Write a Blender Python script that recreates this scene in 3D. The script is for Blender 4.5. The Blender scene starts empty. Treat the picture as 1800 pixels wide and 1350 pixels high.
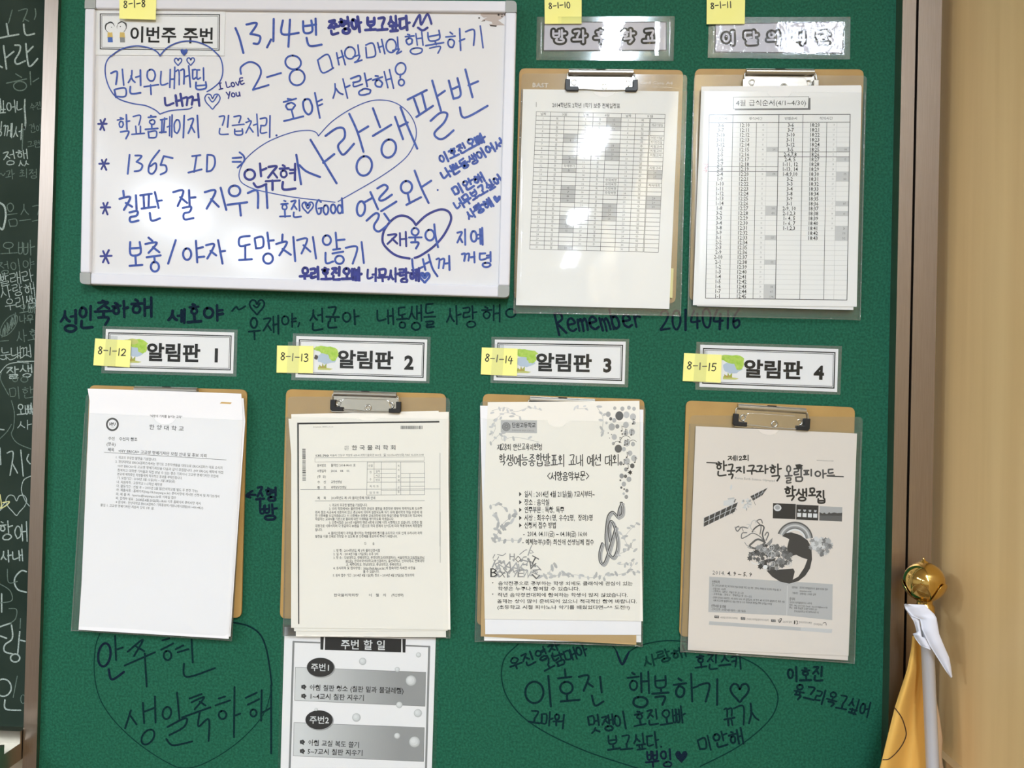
import bpy, bmesh, math, random
from mathutils import Vector, Matrix

random.seed(7)
SC = bpy.context.scene
COL = SC.collection

# ------------------------------------------------------------------ camera
F_PX = 1450.0
CAM = Vector((0.0, -1.10, 1.40))
C_R = Vector((0.99926247, 0.02994326, 0.02404007))
C_U = Vector((-0.0237598, -0.00968083, 0.99967082))
C_F = Vector((-0.03016613, 0.99950472, 0.00896224))
cam = bpy.data.cameras.new('camera')
cam.sensor_fit = 'HORIZONTAL'
cam.sensor_width = 36.0
cam.lens = F_PX / 1800.0 * 36.0
cam.clip_start = 0.01
cam_o = bpy.data.objects.new('camera', cam)
COL.objects.link(cam_o)
m = Matrix(((C_R.x, C_U.x, -C_F.x, CAM.x), (C_R.y, C_U.y, -C_F.y, CAM.y), (C_R.z, C_U.z, -C_F.z, CAM.z), (0, 0, 0, 1)))
cam_o.matrix_world = m
SC.camera = cam_o

# ------------------------------------------------------------------ world, lamps, exposure
W = bpy.data.worlds.new('world')
SC.world = W
W.use_nodes = True
W.node_tree.nodes['Background'].inputs[0].default_value = (0.9, 0.95, 1.0, 1)
W.node_tree.nodes['Background'].inputs[1].default_value = 0.05
SC.view_settings.view_transform = 'Standard'
SC.view_settings.look = 'None'
SC.view_settings.exposure = 0.0
SC.view_settings.gamma = 1.0
SC.view_settings.use_curve_mapping = False

CEIL = 2.70
def lamp(x, y, power, col=(0.75, 0.865, 1.0)):
    l = bpy.data.lights.new('ceiling_lamp', 'AREA')
    l.shape = 'RECTANGLE'
    l.size = 0.13
    l.size_y = 0.65
    l.energy = power
    l.color = col
    o = bpy.data.objects.new('ceiling_lamp', l)
    o.location = (x, y, CEIL - 0.03)
    COL.objects.link(o)
for yy in (-1.90, -3.10, -4.90, -6.60):
    lamp(0.265, yy, 38)
    lamp(-2.70, yy, 63.5)

# ------------------------------------------------------------------ pixel helpers (measurements taken on the 1800x1350 photograph)
def P(x, y, d=0.0):
    """point of the plane d metres in front of the board that is seen at photo pixel (x, y)"""
    r = C_F * F_PX + C_R * (x - 900.0) - C_U * (y - 675.0)
    t = (-d - CAM.y) / r.y
    return CAM + r * t
def Z(ox, oy, s):
    return lambda x, y: (ox + x / s, oy + y / s)
def quad(q):
    (a, b, c, d) = q
    def f(u, v):
        x = (a[0] * (1 - u) + b[0] * u) * (1 - v) + (d[0] * (1 - u) + c[0] * u) * v
        y = (a[1] * (1 - u) + b[1] * u) * (1 - v) + (d[1] * (1 - u) + c[1] * u) * v
        return (x, y)
    return f

# ------------------------------------------------------------------ materials
def lin(c):
    return tuple(((v / 255.0) / 12.92 if v / 255.0 <= 0.04045 else ((v / 255.0 + 0.055) / 1.055) ** 2.4) for v in c) + (1.0,)
MATS = {}
def mat(name, rgb, rough=0.6, metal=0.0, spec=0.5, bump=None, noise=None, coat=0.0, sheen=0.0):
    """rgb: surface colour (sRGB 0-255). bump: list of (scale, strength, distance). noise: (scale, rgb2, detail, stretch)"""
    if name in MATS:
        return MATS[name]
    M = bpy.data.materials.new(name)
    M.use_nodes = True
    nt = M.node_tree
    b = nt.nodes['Principled BSDF']
    b.inputs['Base Color'].default_value = lin(rgb)
    b.inputs['Roughness'].default_value = rough
    b.inputs['Metallic'].default_value = metal
    b.inputs['Specular IOR Level'].default_value = spec
    b.inputs['Coat Weight'].default_value = coat
    b.inputs['Coat Roughness'].default_value = 0.08
    if bump or noise:
        tc = nt.nodes.new('ShaderNodeTexCoord')
    if noise:
        sc, rgb2, det, stretch = noise
        mp = nt.nodes.new('ShaderNodeMapping')
        mp.inputs['Scale'].default_value = stretch
        nt.links.new(tc.outputs['Object'], mp.inputs[0])
        n = nt.nodes.new('ShaderNodeTexNoise')
        n.inputs['Scale'].default_value = sc
        n.inputs['Detail'].default_value = det
        r = nt.nodes.new('ShaderNodeValToRGB')
        r.color_ramp.elements[0].position = 0.35
        r.color_ramp.elements[1].position = 0.65
        r.color_ramp.elements[0].color = lin(rgb)
        r.color_ramp.elements[1].color = lin(rgb2)
        nt.links.new(mp.outputs[0], n.inputs['Vector'])
        nt.links.new(n.outputs['Fac'], r.inputs[0])
        nt.links.new(r.outputs[0], b.inputs['Base Color'])
    prev = None
    for (sc, st, dist) in (bump or []):
        n = nt.nodes.new('ShaderNodeTexNoise')
        n.inputs['Scale'].default_value = sc
        n.inputs['Detail'].default_value = 3
        nt.links.new(tc.outputs['Object'], n.inputs['Vector'])
        bp = nt.nodes.new('ShaderNodeBump')
        bp.inputs['Strength'].default_value = st
        bp.inputs['Distance'].default_value = dist
        nt.links.new(n.outputs['Fac'], bp.inputs['Height'])
        if prev:
            nt.links.new(prev.outputs[0], bp.inputs['Normal'])
        prev = bp
    if prev:
        nt.links.new(prev.outputs[0], b.inputs['Normal'])
    MATS[name] = M
    return M

def film(name, haze=0.05, rough=0.04, bumps=((9, 0.25, 0.004),), tint=(0.97, 0.98, 0.98), refl=0.045):
    if name in MATS:
        return MATS[name]
    M = bpy.data.materials.new(name)
    M.use_nodes = True
    nt = M.node_tree
    nt.nodes.clear()
    out = nt.nodes.new('ShaderNodeOutputMaterial')
    tr = nt.nodes.new('ShaderNodeBsdfTransparent')
    tr.inputs[0].default_value = tint + (1,)
    gl = nt.nodes.new('ShaderNodeBsdfGlossy')
    gl.inputs['Roughness'].default_value = rough
    df = nt.nodes.new('ShaderNodeBsdfDiffuse')
    df.inputs[0].default_value = (0.75, 0.78, 0.78, 1)
    lw = nt.nodes.new('ShaderNodeLayerWeight')
    pw = nt.nodes.new('ShaderNodeMath'); pw.operation = 'POWER'; pw.inputs[1].default_value = 5
    ma = nt.nodes.new('ShaderNodeMath'); ma.operation = 'MULTIPLY_ADD'
    ma.inputs[1].default_value = 0.9; ma.inputs[2].default_value = refl
    nt.links.new(lw.outputs['Facing'], pw.inputs[0])
    nt.links.new(pw.outputs[0], ma.inputs[0])
    m1 = nt.nodes.new('ShaderNodeMixShader'); m1.inputs[0].default_value = haze
    m2 = nt.nodes.new('ShaderNodeMixShader')
    nt.links.new(tr.outputs[0], m1.inputs[1]); nt.links.new(df.outputs[0], m1.inputs[2])
    nt.links.new(ma.outputs[0], m2.inputs[0])
    nt.links.new(m1.outputs[0], m2.inputs[1]); nt.links.new(gl.outputs[0], m2.inputs[2])
    nt.links.new(m2.outputs[0], out.inputs[0])
    tc = nt.nodes.new('ShaderNodeTexCoord')
    prev = None
    for (sc, st, dist) in bumps:
        n = nt.nodes.new('ShaderNodeTexNoise'); n.inputs['Scale'].default_value = sc; n.inputs['Detail'].default_value = 2
        bp = nt.nodes.new('ShaderNodeBump'); bp.inputs['Strength'].default_value = st; bp.inputs['Distance'].default_value = dist
        nt.links.new(tc.outputs['Object'], n.inputs['Vector'])
        nt.links.new(n.outputs['Fac'], bp.inputs['Height'])
        if prev:
            nt.links.new(prev.outputs[0], bp.inputs['Normal'])
        prev = bp
    nt.links.new(prev.outputs[0], gl.inputs['Normal'])
    MATS[name] = M
    return M

def ink(v):
    return mat('printed_ink_%03d' % v, (v, v, v), rough=0.7, spec=0.3)

FELT = mat('green_felt', (20, 81, 60), rough=0.7, spec=0.22, bump=[(420, 0.55, 0.0012), (1400, 0.35, 0.0004)], noise=(330, (31, 101, 77), 3, (1, 1, 1)))
ALU = mat('brushed_aluminium', (166, 152, 140), rough=0.38, metal=1.0, noise=(30, (158, 144, 132), 3, (60, 1, 1)))
ALU_TRAY = mat('tray_aluminium', (190, 184, 172), rough=0.33, metal=1.0)
CHALKB = mat('chalkboard_green', (27, 42, 34), rough=0.8, spec=0.2, noise=(7, (45, 58, 50), 4, (1, 1, 1)))
CHALK = mat('white_chalk', (176, 190, 186), rough=0.95, noise=(900, (120, 136, 130), 2, (1, 1, 1)))
CHALK_DIM = mat('faint_chalk', (104, 122, 113), rough=0.95, noise=(900, (74, 92, 84), 2, (1, 1, 1)))
CHALK_Y = mat('yellow_chalk', (206, 204, 140), rough=0.95)
BEIGE = mat('beige_laminate', (234, 198, 140), rough=0.42, spec=0.4, noise=(3.2, (243, 209, 151), 5, (9, 9, 0.5)))
BEIGE_TRIM = mat('pale_wood_trim', (188, 160, 118), rough=0.5)
DARK = mat('dark_gap', (38, 32, 26), rough=0.9)
WB_FACE = mat('whiteboard_enamel', (226, 226, 229), rough=0.13, spec=0.5)
WB_RAIL = mat('whiteboard_white_rail', (222, 222, 230), rough=0.3)
WB_CAP = mat('grey_plastic_corner', (160, 163, 161), rough=0.5)
BLUE = mat('blue_marker', (36, 62, 146), rough=0.5, noise=(160, (56, 88, 172), 3, (1, 1, 1)))
NAVY = mat('navy_marker', (30, 36, 116), rough=0.5, noise=(160, (42, 50, 140), 3, (1, 1, 1)))
FELTINK = mat('black_marker_on_felt', (8, 32, 40), rough=0.9, spec=0.12, noise=(500, (14, 48, 48), 3, (1, 1, 1)))
FELTINK_F = mat('faded_marker_on_felt', (10, 46, 42), rough=0.9, spec=0.12, noise=(500, (14, 58, 50), 3, (1, 1, 1)))
FELTINK_N = mat('dark_navy_marker_on_felt', (14, 24, 44), rough=0.9, spec=0.12, noise=(500, (18, 40, 52), 3, (1, 1, 1)))
PAPER = mat('white_paper', (244, 243, 241), rough=0.8, spec=0.25, bump=[(7, 0.25, 0.012), (40, 0.08, 0.002)])
PAPER_C = mat('cool_white_paper', (244, 243, 246), rough=0.8, spec=0.25, bump=[(7, 0.25, 0.012), (40, 0.08, 0.002)])
PAPER_W = mat('cream_white_paper', (243, 239, 230), rough=0.8, spec=0.25, bump=[(7, 0.25, 0.012), (40, 0.08, 0.002)])
CARD = mat('sign_card', (244, 241, 242), rough=0.7)
CARD_L = mat('lilac_grey_card', (206, 202, 214), rough=0.6)
PAPER_D = mat('white_paper_dim_warm_light', (228, 219, 210), rough=0.8, spec=0.25, bump=[(7, 0.25, 0.012), (40, 0.08, 0.002)])  # dimmer light and warm wall bounce at lower right put into the paper colour
KRAFT = mat('kraft_paper', (190, 160, 112), rough=0.8)
HARDB = mat('brown_hardboard', (184, 148, 88), rough=0.5, spec=0.4, noise=(26, (176, 140, 82), 5, (1, 1, 1)))
CHROME = mat('chrome_steel', (205, 203, 198), rough=0.16, metal=1.0, bump=[(60, 0.12, 0.002)])
STEEL = mat('satin_steel', (190, 188, 182), rough=0.28, metal=1.0)
RUBBER = mat('black_rubber', (20, 20, 22), rough=0.45)
HOLE = mat('dark_hole', (26, 25, 24), rough=0.8)
NOTE = mat('yellow_sticky_paper', (252, 247, 148), rough=0.75, noise=(20, (253, 249, 158), 2, (1, 1, 1)))
PEN = mat('black_pen', (22, 22, 24), rough=0.6)
GOLD = mat('polished_gold', (214, 178, 104), rough=0.1, metal=1.0)
POLE = mat('silver_pole', (226, 226, 232), rough=0.32, metal=0.12)
FLAGC = mat('yellow_flag_cloth', (222, 172, 84), rough=0.85, bump=[(1600, 0.2, 0.0004)])
FLAGB = mat('flag_lining', (208, 176, 140), rough=0.9)
FLAGL = mat('flag_brown_line', (70, 44, 30), rough=0.8)
RAG = mat('white_rag', (226, 226, 236), rough=0.85)
TAB = mat('pale_yellow_tab', (228, 220, 160), rough=0.8)
OCHRE = mat('ochre_print', (206, 170, 106), rough=0.8)
FILM = film('clear_plastic', haze=0.014, rough=0.045, bumps=((11, 0.10, 0.003), (60, 0.08, 0.0006)))
FILM_SOFT = film('soft_clear_plastic', haze=0.014, rough=0.10, bumps=((6, 0.12, 0.004),))
FILM_BACK = film('clear_backing_plastic', haze=0.035, rough=0.10, bumps=((6, 0.12, 0.004),))
FILM_LAM = film('laminate_film', haze=0.005, rough=0.06, bumps=((14, 0.10, 0.002),), refl=0.02)
FILM_LAMB = film('laminate_backing', haze=0.06, rough=0.08, bumps=((14, 0.10, 0.002),))
FILM_SHINY = film('shiny_laminate_film', haze=0.012, rough=0.04, bumps=((10, 0.05, 0.002), (150, 0.16, 0.0005)), refl=0.03)
FILM_DULL = film('dull_clear_plastic', haze=0.014, rough=0.19, bumps=((9, 0.16, 0.004), (40, 0.06, 0.001)), refl=0.04)
FILM_GLINT = film('glint_bead_plastic', haze=0.05, rough=0.08, bumps=((45, 0.7, 0.002), (260, 0.6, 0.0008)), refl=0.09)
FILM_CRINKLE = film('crinkled_laminate_film', haze=0.012, rough=0.05, bumps=((10, 0.06, 0.002), (70, 0.9, 0.0012), (260, 0.7, 0.0006)), refl=0.03)
TAPE = film('clear_tape', haze=0.03, rough=0.15, bumps=((30, 0.1, 0.001),))

# ------------------------------------------------------------------ mesh builder
class MB:
    def __init__(s):
        s.v = []; s.f = []; s.m = []; s.mats = []; s.k = 0
    def mi(s, M):
        if M not in s.mats:
            s.mats.append(M)
        return s.mats.index(M)
    def add(s, verts, faces, M):
        b = len(s.v); i = s.mi(M)
        s.v.extend(verts)
        for f in faces:
            s.f.append([b + a for a in f]); s.m.append(i)
    def poly(s, pts, d, M):
        s.add([P(x, y, d) for x, y in pts], [list(range(len(pts)))[::-1]], M)
    def slab(s, pts, d0, d1, M):
        """prism: pixel outline read at the front plane d1, walls going straight back to d0"""
        fr = [P(x, y, d1) for x, y in pts]
        bk = [Vector((p.x, -d0, p.z)) for p in fr]
        n = len(pts)
        fs = [list(range(n))[::-1], list(range(n, 2 * n))]
        for i in range(n):
            j = (i + 1) % n
            fs.append([i, j, n + j, n + i])
        s.add(fr + bk, fs, M)
    def box(s, a, b, M):
        x0, y0, z0 = a; x1, y1, z1 = b
        v = [Vector(c) for c in ((x0, y0, z0), (x1, y0, z0), (x1, y1, z0), (x0, y1, z0), (x0, y0, z1), (x1, y0, z1), (x1, y1, z1), (x0, y1, z1))]
        s.add(v, [[0, 3, 2, 1], [4, 5, 6, 7], [0, 1, 5, 4], [1, 2, 6, 5], [2, 3, 7, 6], [3, 0, 4, 7]], M)
    def sheet(s, q, d, M, thick=0.0002, fn=None, nu=14, nv=18, clip=None):
        """thin closed shell over a pixel quad; fn(u,v) bulges it towards the room"""
        Q = quad(q); n = (nu + 1) * (nv + 1); vs = []
        for side in (0, 1):
            for j in range(nv + 1):
                for i in range(nu + 1):
                    u, v = i / nu, j / nv
                    dd = d + (fn(u, v) if fn else 0.0)
                    p = P(*Q(u, v), dd)
                    vs.append(p if side == 0 else Vector((p.x, p.y + thick, p.z)))
        fs = []
        g = lambda i, j: j * (nu + 1) + i
        for j in range(nv):
            for i in range(nu):
                fs.append([g(i, j), g(i, j + 1), g(i + 1, j + 1), g(i + 1, j)])
                fs.append([n + g(i, j), n + g(i + 1, j), n + g(i + 1, j + 1), n + g(i, j + 1)])
        rim = [g(i, 0) for i in range(nu)] + [g(nu, j) for j in range(nv)] + [g(i, nv) for i in range(nu, 0, -1)] + [g(0, j) for j in range(nv, 0, -1)]
        for a, b in zip(rim, rim[1:] + rim[:1]):
            fs.append([a, b, n + b, n + a])
        s.add(vs, fs, M)
    def stroke(s, pts, w, d, M, smooth=True, taper=False):
        if smooth and len(pts) > 2:
            pts = catmull(pts, 6)
        # split at sharp corners
        runs = [[pts[0]]]
        for i in range(1, len(pts)):
            runs[-1].append(pts[i])
            if i < len(pts) - 1:
                ax, ay = pts[i][0] - pts[i - 1][0], pts[i][1] - pts[i - 1][1]
                bx, by = pts[i + 1][0] - pts[i][0], pts[i + 1][1] - pts[i][1]
                la, lb = math.hypot(ax, ay), math.hypot(bx, by)
                if la > 0 and lb > 0 and (ax * bx + ay * by) / (la * lb) < 0.55:
                    runs.append([pts[i]])
        for r in runs:
            r = [r[0]] + [b for a, b in zip(r, r[1:]) if math.hypot(b[0] - a[0], b[1] - a[1]) > 1e-4]
            if len(r) < 2:
                r = [r[0], (r[0][0] + 0.01, r[0][1])]
            s.k = (s.k + 1) % 24
            dd = d + s.k * 6e-7
            h = w / 2.0; L = []; R = []; n = len(r)
            for i in range(n):
                a = r[max(i - 1, 0)]; b = r[min(i + 1, n - 1)]
                tx, ty = b[0] - a[0], b[1] - a[1]; l = math.hypot(tx, ty) or 1
                tx /= l; ty /= l
                L.append((r[i][0] + ty * h, r[i][1] - tx * h)); R.append((r[i][0] - ty * h, r[i][1] + tx * h))
                if i == 0: t0 = (tx, ty)
                if i == n - 1: t1 = (tx, ty)
            cap0 = [cap(r[0], (-t0[0], -t0[1]), h, a) for a in (-60, -30, 0, 30, 60)]
            cap1 = [cap(r[-1], t1, h, a) for a in (-60, -30, 0, 30, 60)]
            allp = L + R + cap0 + cap1
            fs = []
            for i in range(n - 1):
                fs.append([i, n + i, n + i + 1, i + 1])
            c0 = 2 * n; c1 = 2 * n + 5
            fs.append([n] + [c0 + i for i in range(5)] + [0])
            fs.append([n - 1] + [c1 + i for i in range(5)] + [2 * n - 1])
            s.add([P(x, y, dd) for x, y in allp], fs, M)
    def disc(s, c, rx, ry, d, M, n=20, ang=0.0):
        ca, sa = math.cos(ang), math.sin(ang)
        s.poly([(c[0] + rx * math.cos(t) * ca - ry * math.sin(t) * sa, c[1] + rx * math.cos(t) * sa + ry * math.sin(t) * ca) for t in [2 * math.pi * i / n for i in range(n)]], d, M)
    def build(s, name, parent=None, smooth=False):
        me = bpy.data.meshes.new(name)
        if parent is not None:
            p = parent; off = Vector((0, 0, 0))
            while p is not None:
                off += p.location; p = p.parent
        else:
            xs = [v.x for v in s.v]; ys = [v.y for v in s.v]; zs = [v.z for v in s.v]
            off = Vector(((min(xs) + max(xs)) / 2, max(ys), min(zs)))
        me.from_pydata([tuple(v - off) for v in s.v], [], s.f)
        for M in s.mats:
            me.materials.append(M)
        me.polygons.foreach_set('material_index', s.m)
        if smooth:
            me.polygons.foreach_set('use_smooth', [True] * len(me.polygons))
        me.update()
        o = bpy.data.objects.new(name, me)
        COL.objects.link(o)
        if parent is not None:
            o.parent = parent
        else:
            o.location = off
        return o
def side(a, b):
    return math.hypot(a[0] - b[0], a[1] - b[1])
def cap(c, t, h, a):
    a = math.radians(a)
    x = t[0] * math.cos(a) - t[1] * math.sin(a); y = t[0] * math.sin(a) + t[1] * math.cos(a)
    return (c[0] + x * h, c[1] + y * h)
def catmull(p, n):
    o = []
    closed = side(p[0], p[-1]) < 1e-6
    for i in range(len(p) - 1):
        p1, p2 = p[i], p[i + 1]
        p0 = p[i - 1] if i > 0 else (p[-2] if closed else p1)
        p3 = p[i + 2] if i + 2 < len(p) else (p[1] if closed else p2)
        for k in range(n):
            t = k / n
            o.append(tuple(0.5 * (2 * p1[j] + (p2[j] - p0[j]) * t + (2 * p0[j] - 5 * p1[j] + 4 * p2[j] - p3[j]) * t * t + (3 * p1[j] - p0[j] - 3 * p2[j] + p3[j]) * t ** 3) for j in (0, 1)))
    o.append(p[-1])
    return o
def rounded(pts, r, n=5):
    out = []
    N = len(pts)
    for i in range(N):
        a, b, c = pts[i - 1], pts[i], pts[(i + 1) % N]
        la, lc = side(a, b), side(b, c)
        ra = min(r, la / 2.1, lc / 2.1)
        s = (b[0] + (a[0] - b[0]) * ra / la, b[1] + (a[1] - b[1]) * ra / la)
        e = (b[0] + (c[0] - b[0]) * ra / lc, b[1] + (c[1] - b[1]) * ra / lc)
        for k in range(n + 1):
            t = k / n
            out.append(((1 - t) ** 2 * s[0] + 2 * t * (1 - t) * b[0] + t * t * e[0], (1 - t) ** 2 * s[1] + 2 * t * (1 - t) * b[1] + t * t * e[1]))
    return out

def props(o, label, cat, group=None, kind=None):
    o['label'] = label; o['category'] = cat
    if group: o['group'] = group
    if kind: o['kind'] = kind
    return o
def thing(name, px, d, label, cat, group=None):
    o = bpy.data.objects.new(name, None)
    o.empty_display_size = 0.02
    o.location = P(px[0], px[1], d)
    COL.objects.link(o)
    return props(o, label, cat, group)
def struct(o):
    o['kind'] = 'structure'
    return o

# ------------------------------------------------------------------ printed lettering (outline glyphs of the program's own font)
GL = {}
_fc = bpy.data.curves.new('glyph_source', 'FONT')
_fo = bpy.data.objects.new('glyph_source', _fc)
COL.objects.link(_fo)
_fc.size = 1.0
def _eval(body, bold, res):
    _fc.body = body; _fc.offset = bold; _fc.resolution_u = res
    dg = bpy.context.evaluated_depsgraph_get(); dg.update()
    me = _fo.evaluated_get(dg).to_mesh()
    vs = [(v.co.x, v.co.y) for v in me.vertices]; fs = [list(p.vertices) for p in me.polygons]
    return vs, fs
_bar = max(v[0] for v in _eval('|', 0, 1)[0])
ADV = {}
def adv(ch):
    if ch == ' ': return 0.33
    if '\uac00' <= ch <= '\ud7a3':
        ch = '가'
    if ch not in ADV:
        ADV[ch] = max(v[0] for v in _eval(ch + '|', 0, 1)[0]) - _bar
    return ADV[ch]
def glyph(ch, bold, res):
    k = (ch, bold, res)
    if k not in GL:
        GL[k] = _eval(ch, bold, res)
    return GL[k]
def text(mb, s, p0, p1, h, M, d, bold=0.0, res=1, spread=None):
    """letters centred on the line p0-p1 (photo pixels), h = height of a full letter"""
    dx, dy = p1[0] - p0[0], p1[1] - p0[1]
    L = math.hypot(dx, dy); ex = (dx / L, dy / L); ny = (ex[1], -ex[0])
    tot = sum(adv(c) for c in s); sx = L / tot; sy = h / 0.92
    x = 0.0
    for c in s:
        if c != ' ':
            vs, fs = glyph(c, bold, res)
            mb.k = (mb.k + 1) % 5
            mb.add([P(p0[0] + ex[0] * (x + vx) * sx + ny[0] * (vy - 0.36) * sy, p0[1] + ex[1] * (x + vx) * sx + ny[1] * (vy - 0.36) * sy, d + mb.k * 1e-6) for vx, vy in vs], fs, M)
        x += adv(c)

# ------------------------------------------------------------------ handwriting: single-stroke letters
def circ(cx=.5, cy=.5, rx=.45, ry=.45, n=12, a0=-1.9):
    return [(cx + rx * math.cos(a0 - 2 * math.pi * i / n), cy + ry * math.sin(a0 - 2 * math.pi * i / n)) for i in range(n + 1)]
S = True
CONS = {
 'ㄱ': [[(0, .1), (.9, .06), (.62, 1)]],
 'ㄴ': [[(0, 0), (.05, .88), (1, .78)]],
 'ㄷ': [[(.95, .04), (.05, .08)], [(.05, .08), (.06, .94), (1, .86)]],
 'ㄹ': [[(0, .06), (.92, .02), (.86, .46), (.1, .52)], [(.1, .52), (.08, .96), (1, .88)]],
 'ㅁ': [[(0, .04), (.06, .96)], [(0, .04), (.95, .02), (.9, .92), (.06, .94)]],
 'ㅂ': [[(0, 0), (.06, 1), (.94, .96), (1, 0)], [(.03, .5), (.96, .46)]],
 'ㅅ': [[(.5, 0), (.4, .5), (0, 1)], [(.43, .4), (.7, .75), (1, .95)]],
 'ㅈ': [[(.05, .08), (.9, .03), (.5, .5), (0, 1)], [(.5, .48), (1, .95)]],
 'ㅊ': [[(.42, 0), (.58, .14)], [(.05, .28), (.9, .24), (.5, .6), (0, 1)], [(.5, .6), (1, .96)]],
 'ㅋ': [[(0, .1), (.9, .06), (.62, 1)], [(.05, .52), (.8, .46)]],
 'ㅌ': [[(.95, .04), (.05, .06), (.06, .94), (1, .88)], [(.06, .5), (.9, .46)]],
 'ㅍ': [[(0, .06), (1, .02)], [(.3, .06), (.34, .92)], [(.72, .04), (.66, .9)], [(0, .96), (1, .9)]],
 'ㅎ': [[(.38, 0), (.62, .1)], [(0, .3), (1, .24)]],
}
VOW = {
 'ㅣ': ('v', [[(.5, 0), (.52, 1)]]),
 'ㅏ': ('v', [[(.3, 0), (.34, 1)], [(.32, .5), (1, .44)]]),
 'ㅑ': ('v', [[(.3, 0), (.34, 1)], [(.32, .38), (1, .33)], [(.32, .6), (1, .55)]]),
 'ㅓ': ('v', [[(.72, 0), (.74, 1)], [(0, .5), (.72, .46)]]),
 'ㅕ': ('v', [[(.72, 0), (.74, 1)], [(0, .38), (.72, .35)], [(0, .6), (.72, .56)]]),
 'ㅐ': ('v', [[(.1, .08), (.14, .94)], [(.85, 0), (.9, 1)], [(.12, .52), (.86, .48)]]),
 'ㅔ': ('v', [[(.5, .06), (.52, .94)], [(.95, 0), (.98, 1)], [(-.05, .5), (.5, .46)]]),
 'ㅖ': ('v', [[(.5, .06), (.52, .94)], [(.95, 0), (.98, 1)], [(-.05, .38), (.5, .35)], [(-.05, .6), (.5, .57)]]),
 'ㅗ': ('h', [[(.5, 0), (.52, .7)], [(0, .78), (1, .7)]]),
 'ㅛ': ('h', [[(.35, 0), (.37, .7)], [(.68, 0), (.66, .7)], [(0, .78), (1, .7)]]),
 'ㅜ': ('h', [[(0, .24), (1, .16)], [(.5, .2), (.52, 1)]]),
 'ㅠ': ('h', [[(0, .24), (1, .16)], [(.35, .2), (.3, 1)], [(.68, .2), (.7, 1)]]),
 'ㅡ': ('h', [[(0, .5), (1, .42)]]),
}
MIX = {'ㅘ': ('ㅗ', 'ㅏ'), 'ㅙ': ('ㅗ', 'ㅐ'), 'ㅚ': ('ㅗ', 'ㅣ'), 'ㅝ': ('ㅜ', 'ㅓ'), 'ㅞ': ('ㅜ', 'ㅔ'), 'ㅟ': ('ㅜ', 'ㅣ'), 'ㅢ': ('ㅡ', 'ㅣ')}
DBL = {'ㄲ': 'ㄱㄱ', 'ㄸ': 'ㄷㄷ', 'ㅃ': 'ㅂㅂ', 'ㅆ': 'ㅅㅅ', 'ㅉ': 'ㅈㅈ', 'ㄶ': 'ㄴㅎ', 'ㅄ': 'ㅂㅅ', 'ㅀ': 'ㄹㅎ'}
LL = 'ㄱㄲㄴㄷㄸㄹㅁㅂㅃㅅㅆㅇㅈㅉㅊㅋㅌㅍㅎ'
VV = 'ㅏㅐㅑㅒㅓㅔㅕㅖㅗㅘㅙㅚㅛㅜㅝㅞㅟㅠㅡㅢㅣ'
TT = ['', 'ㄱ', 'ㄲ', 'ㄳ', 'ㄴ', 'ㄵ', 'ㄶ', 'ㄷ', 'ㄹ', 'ㄺ', 'ㄻ', 'ㄼ', 'ㄽ', 'ㄾ', 'ㄿ', 'ㅀ', 'ㅁ', 'ㅂ', 'ㅄ', 'ㅅ', 'ㅆ', 'ㅇ', 'ㅈ', 'ㅊ', 'ㅋ', 'ㅌ', 'ㅍ', 'ㅎ']
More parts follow.
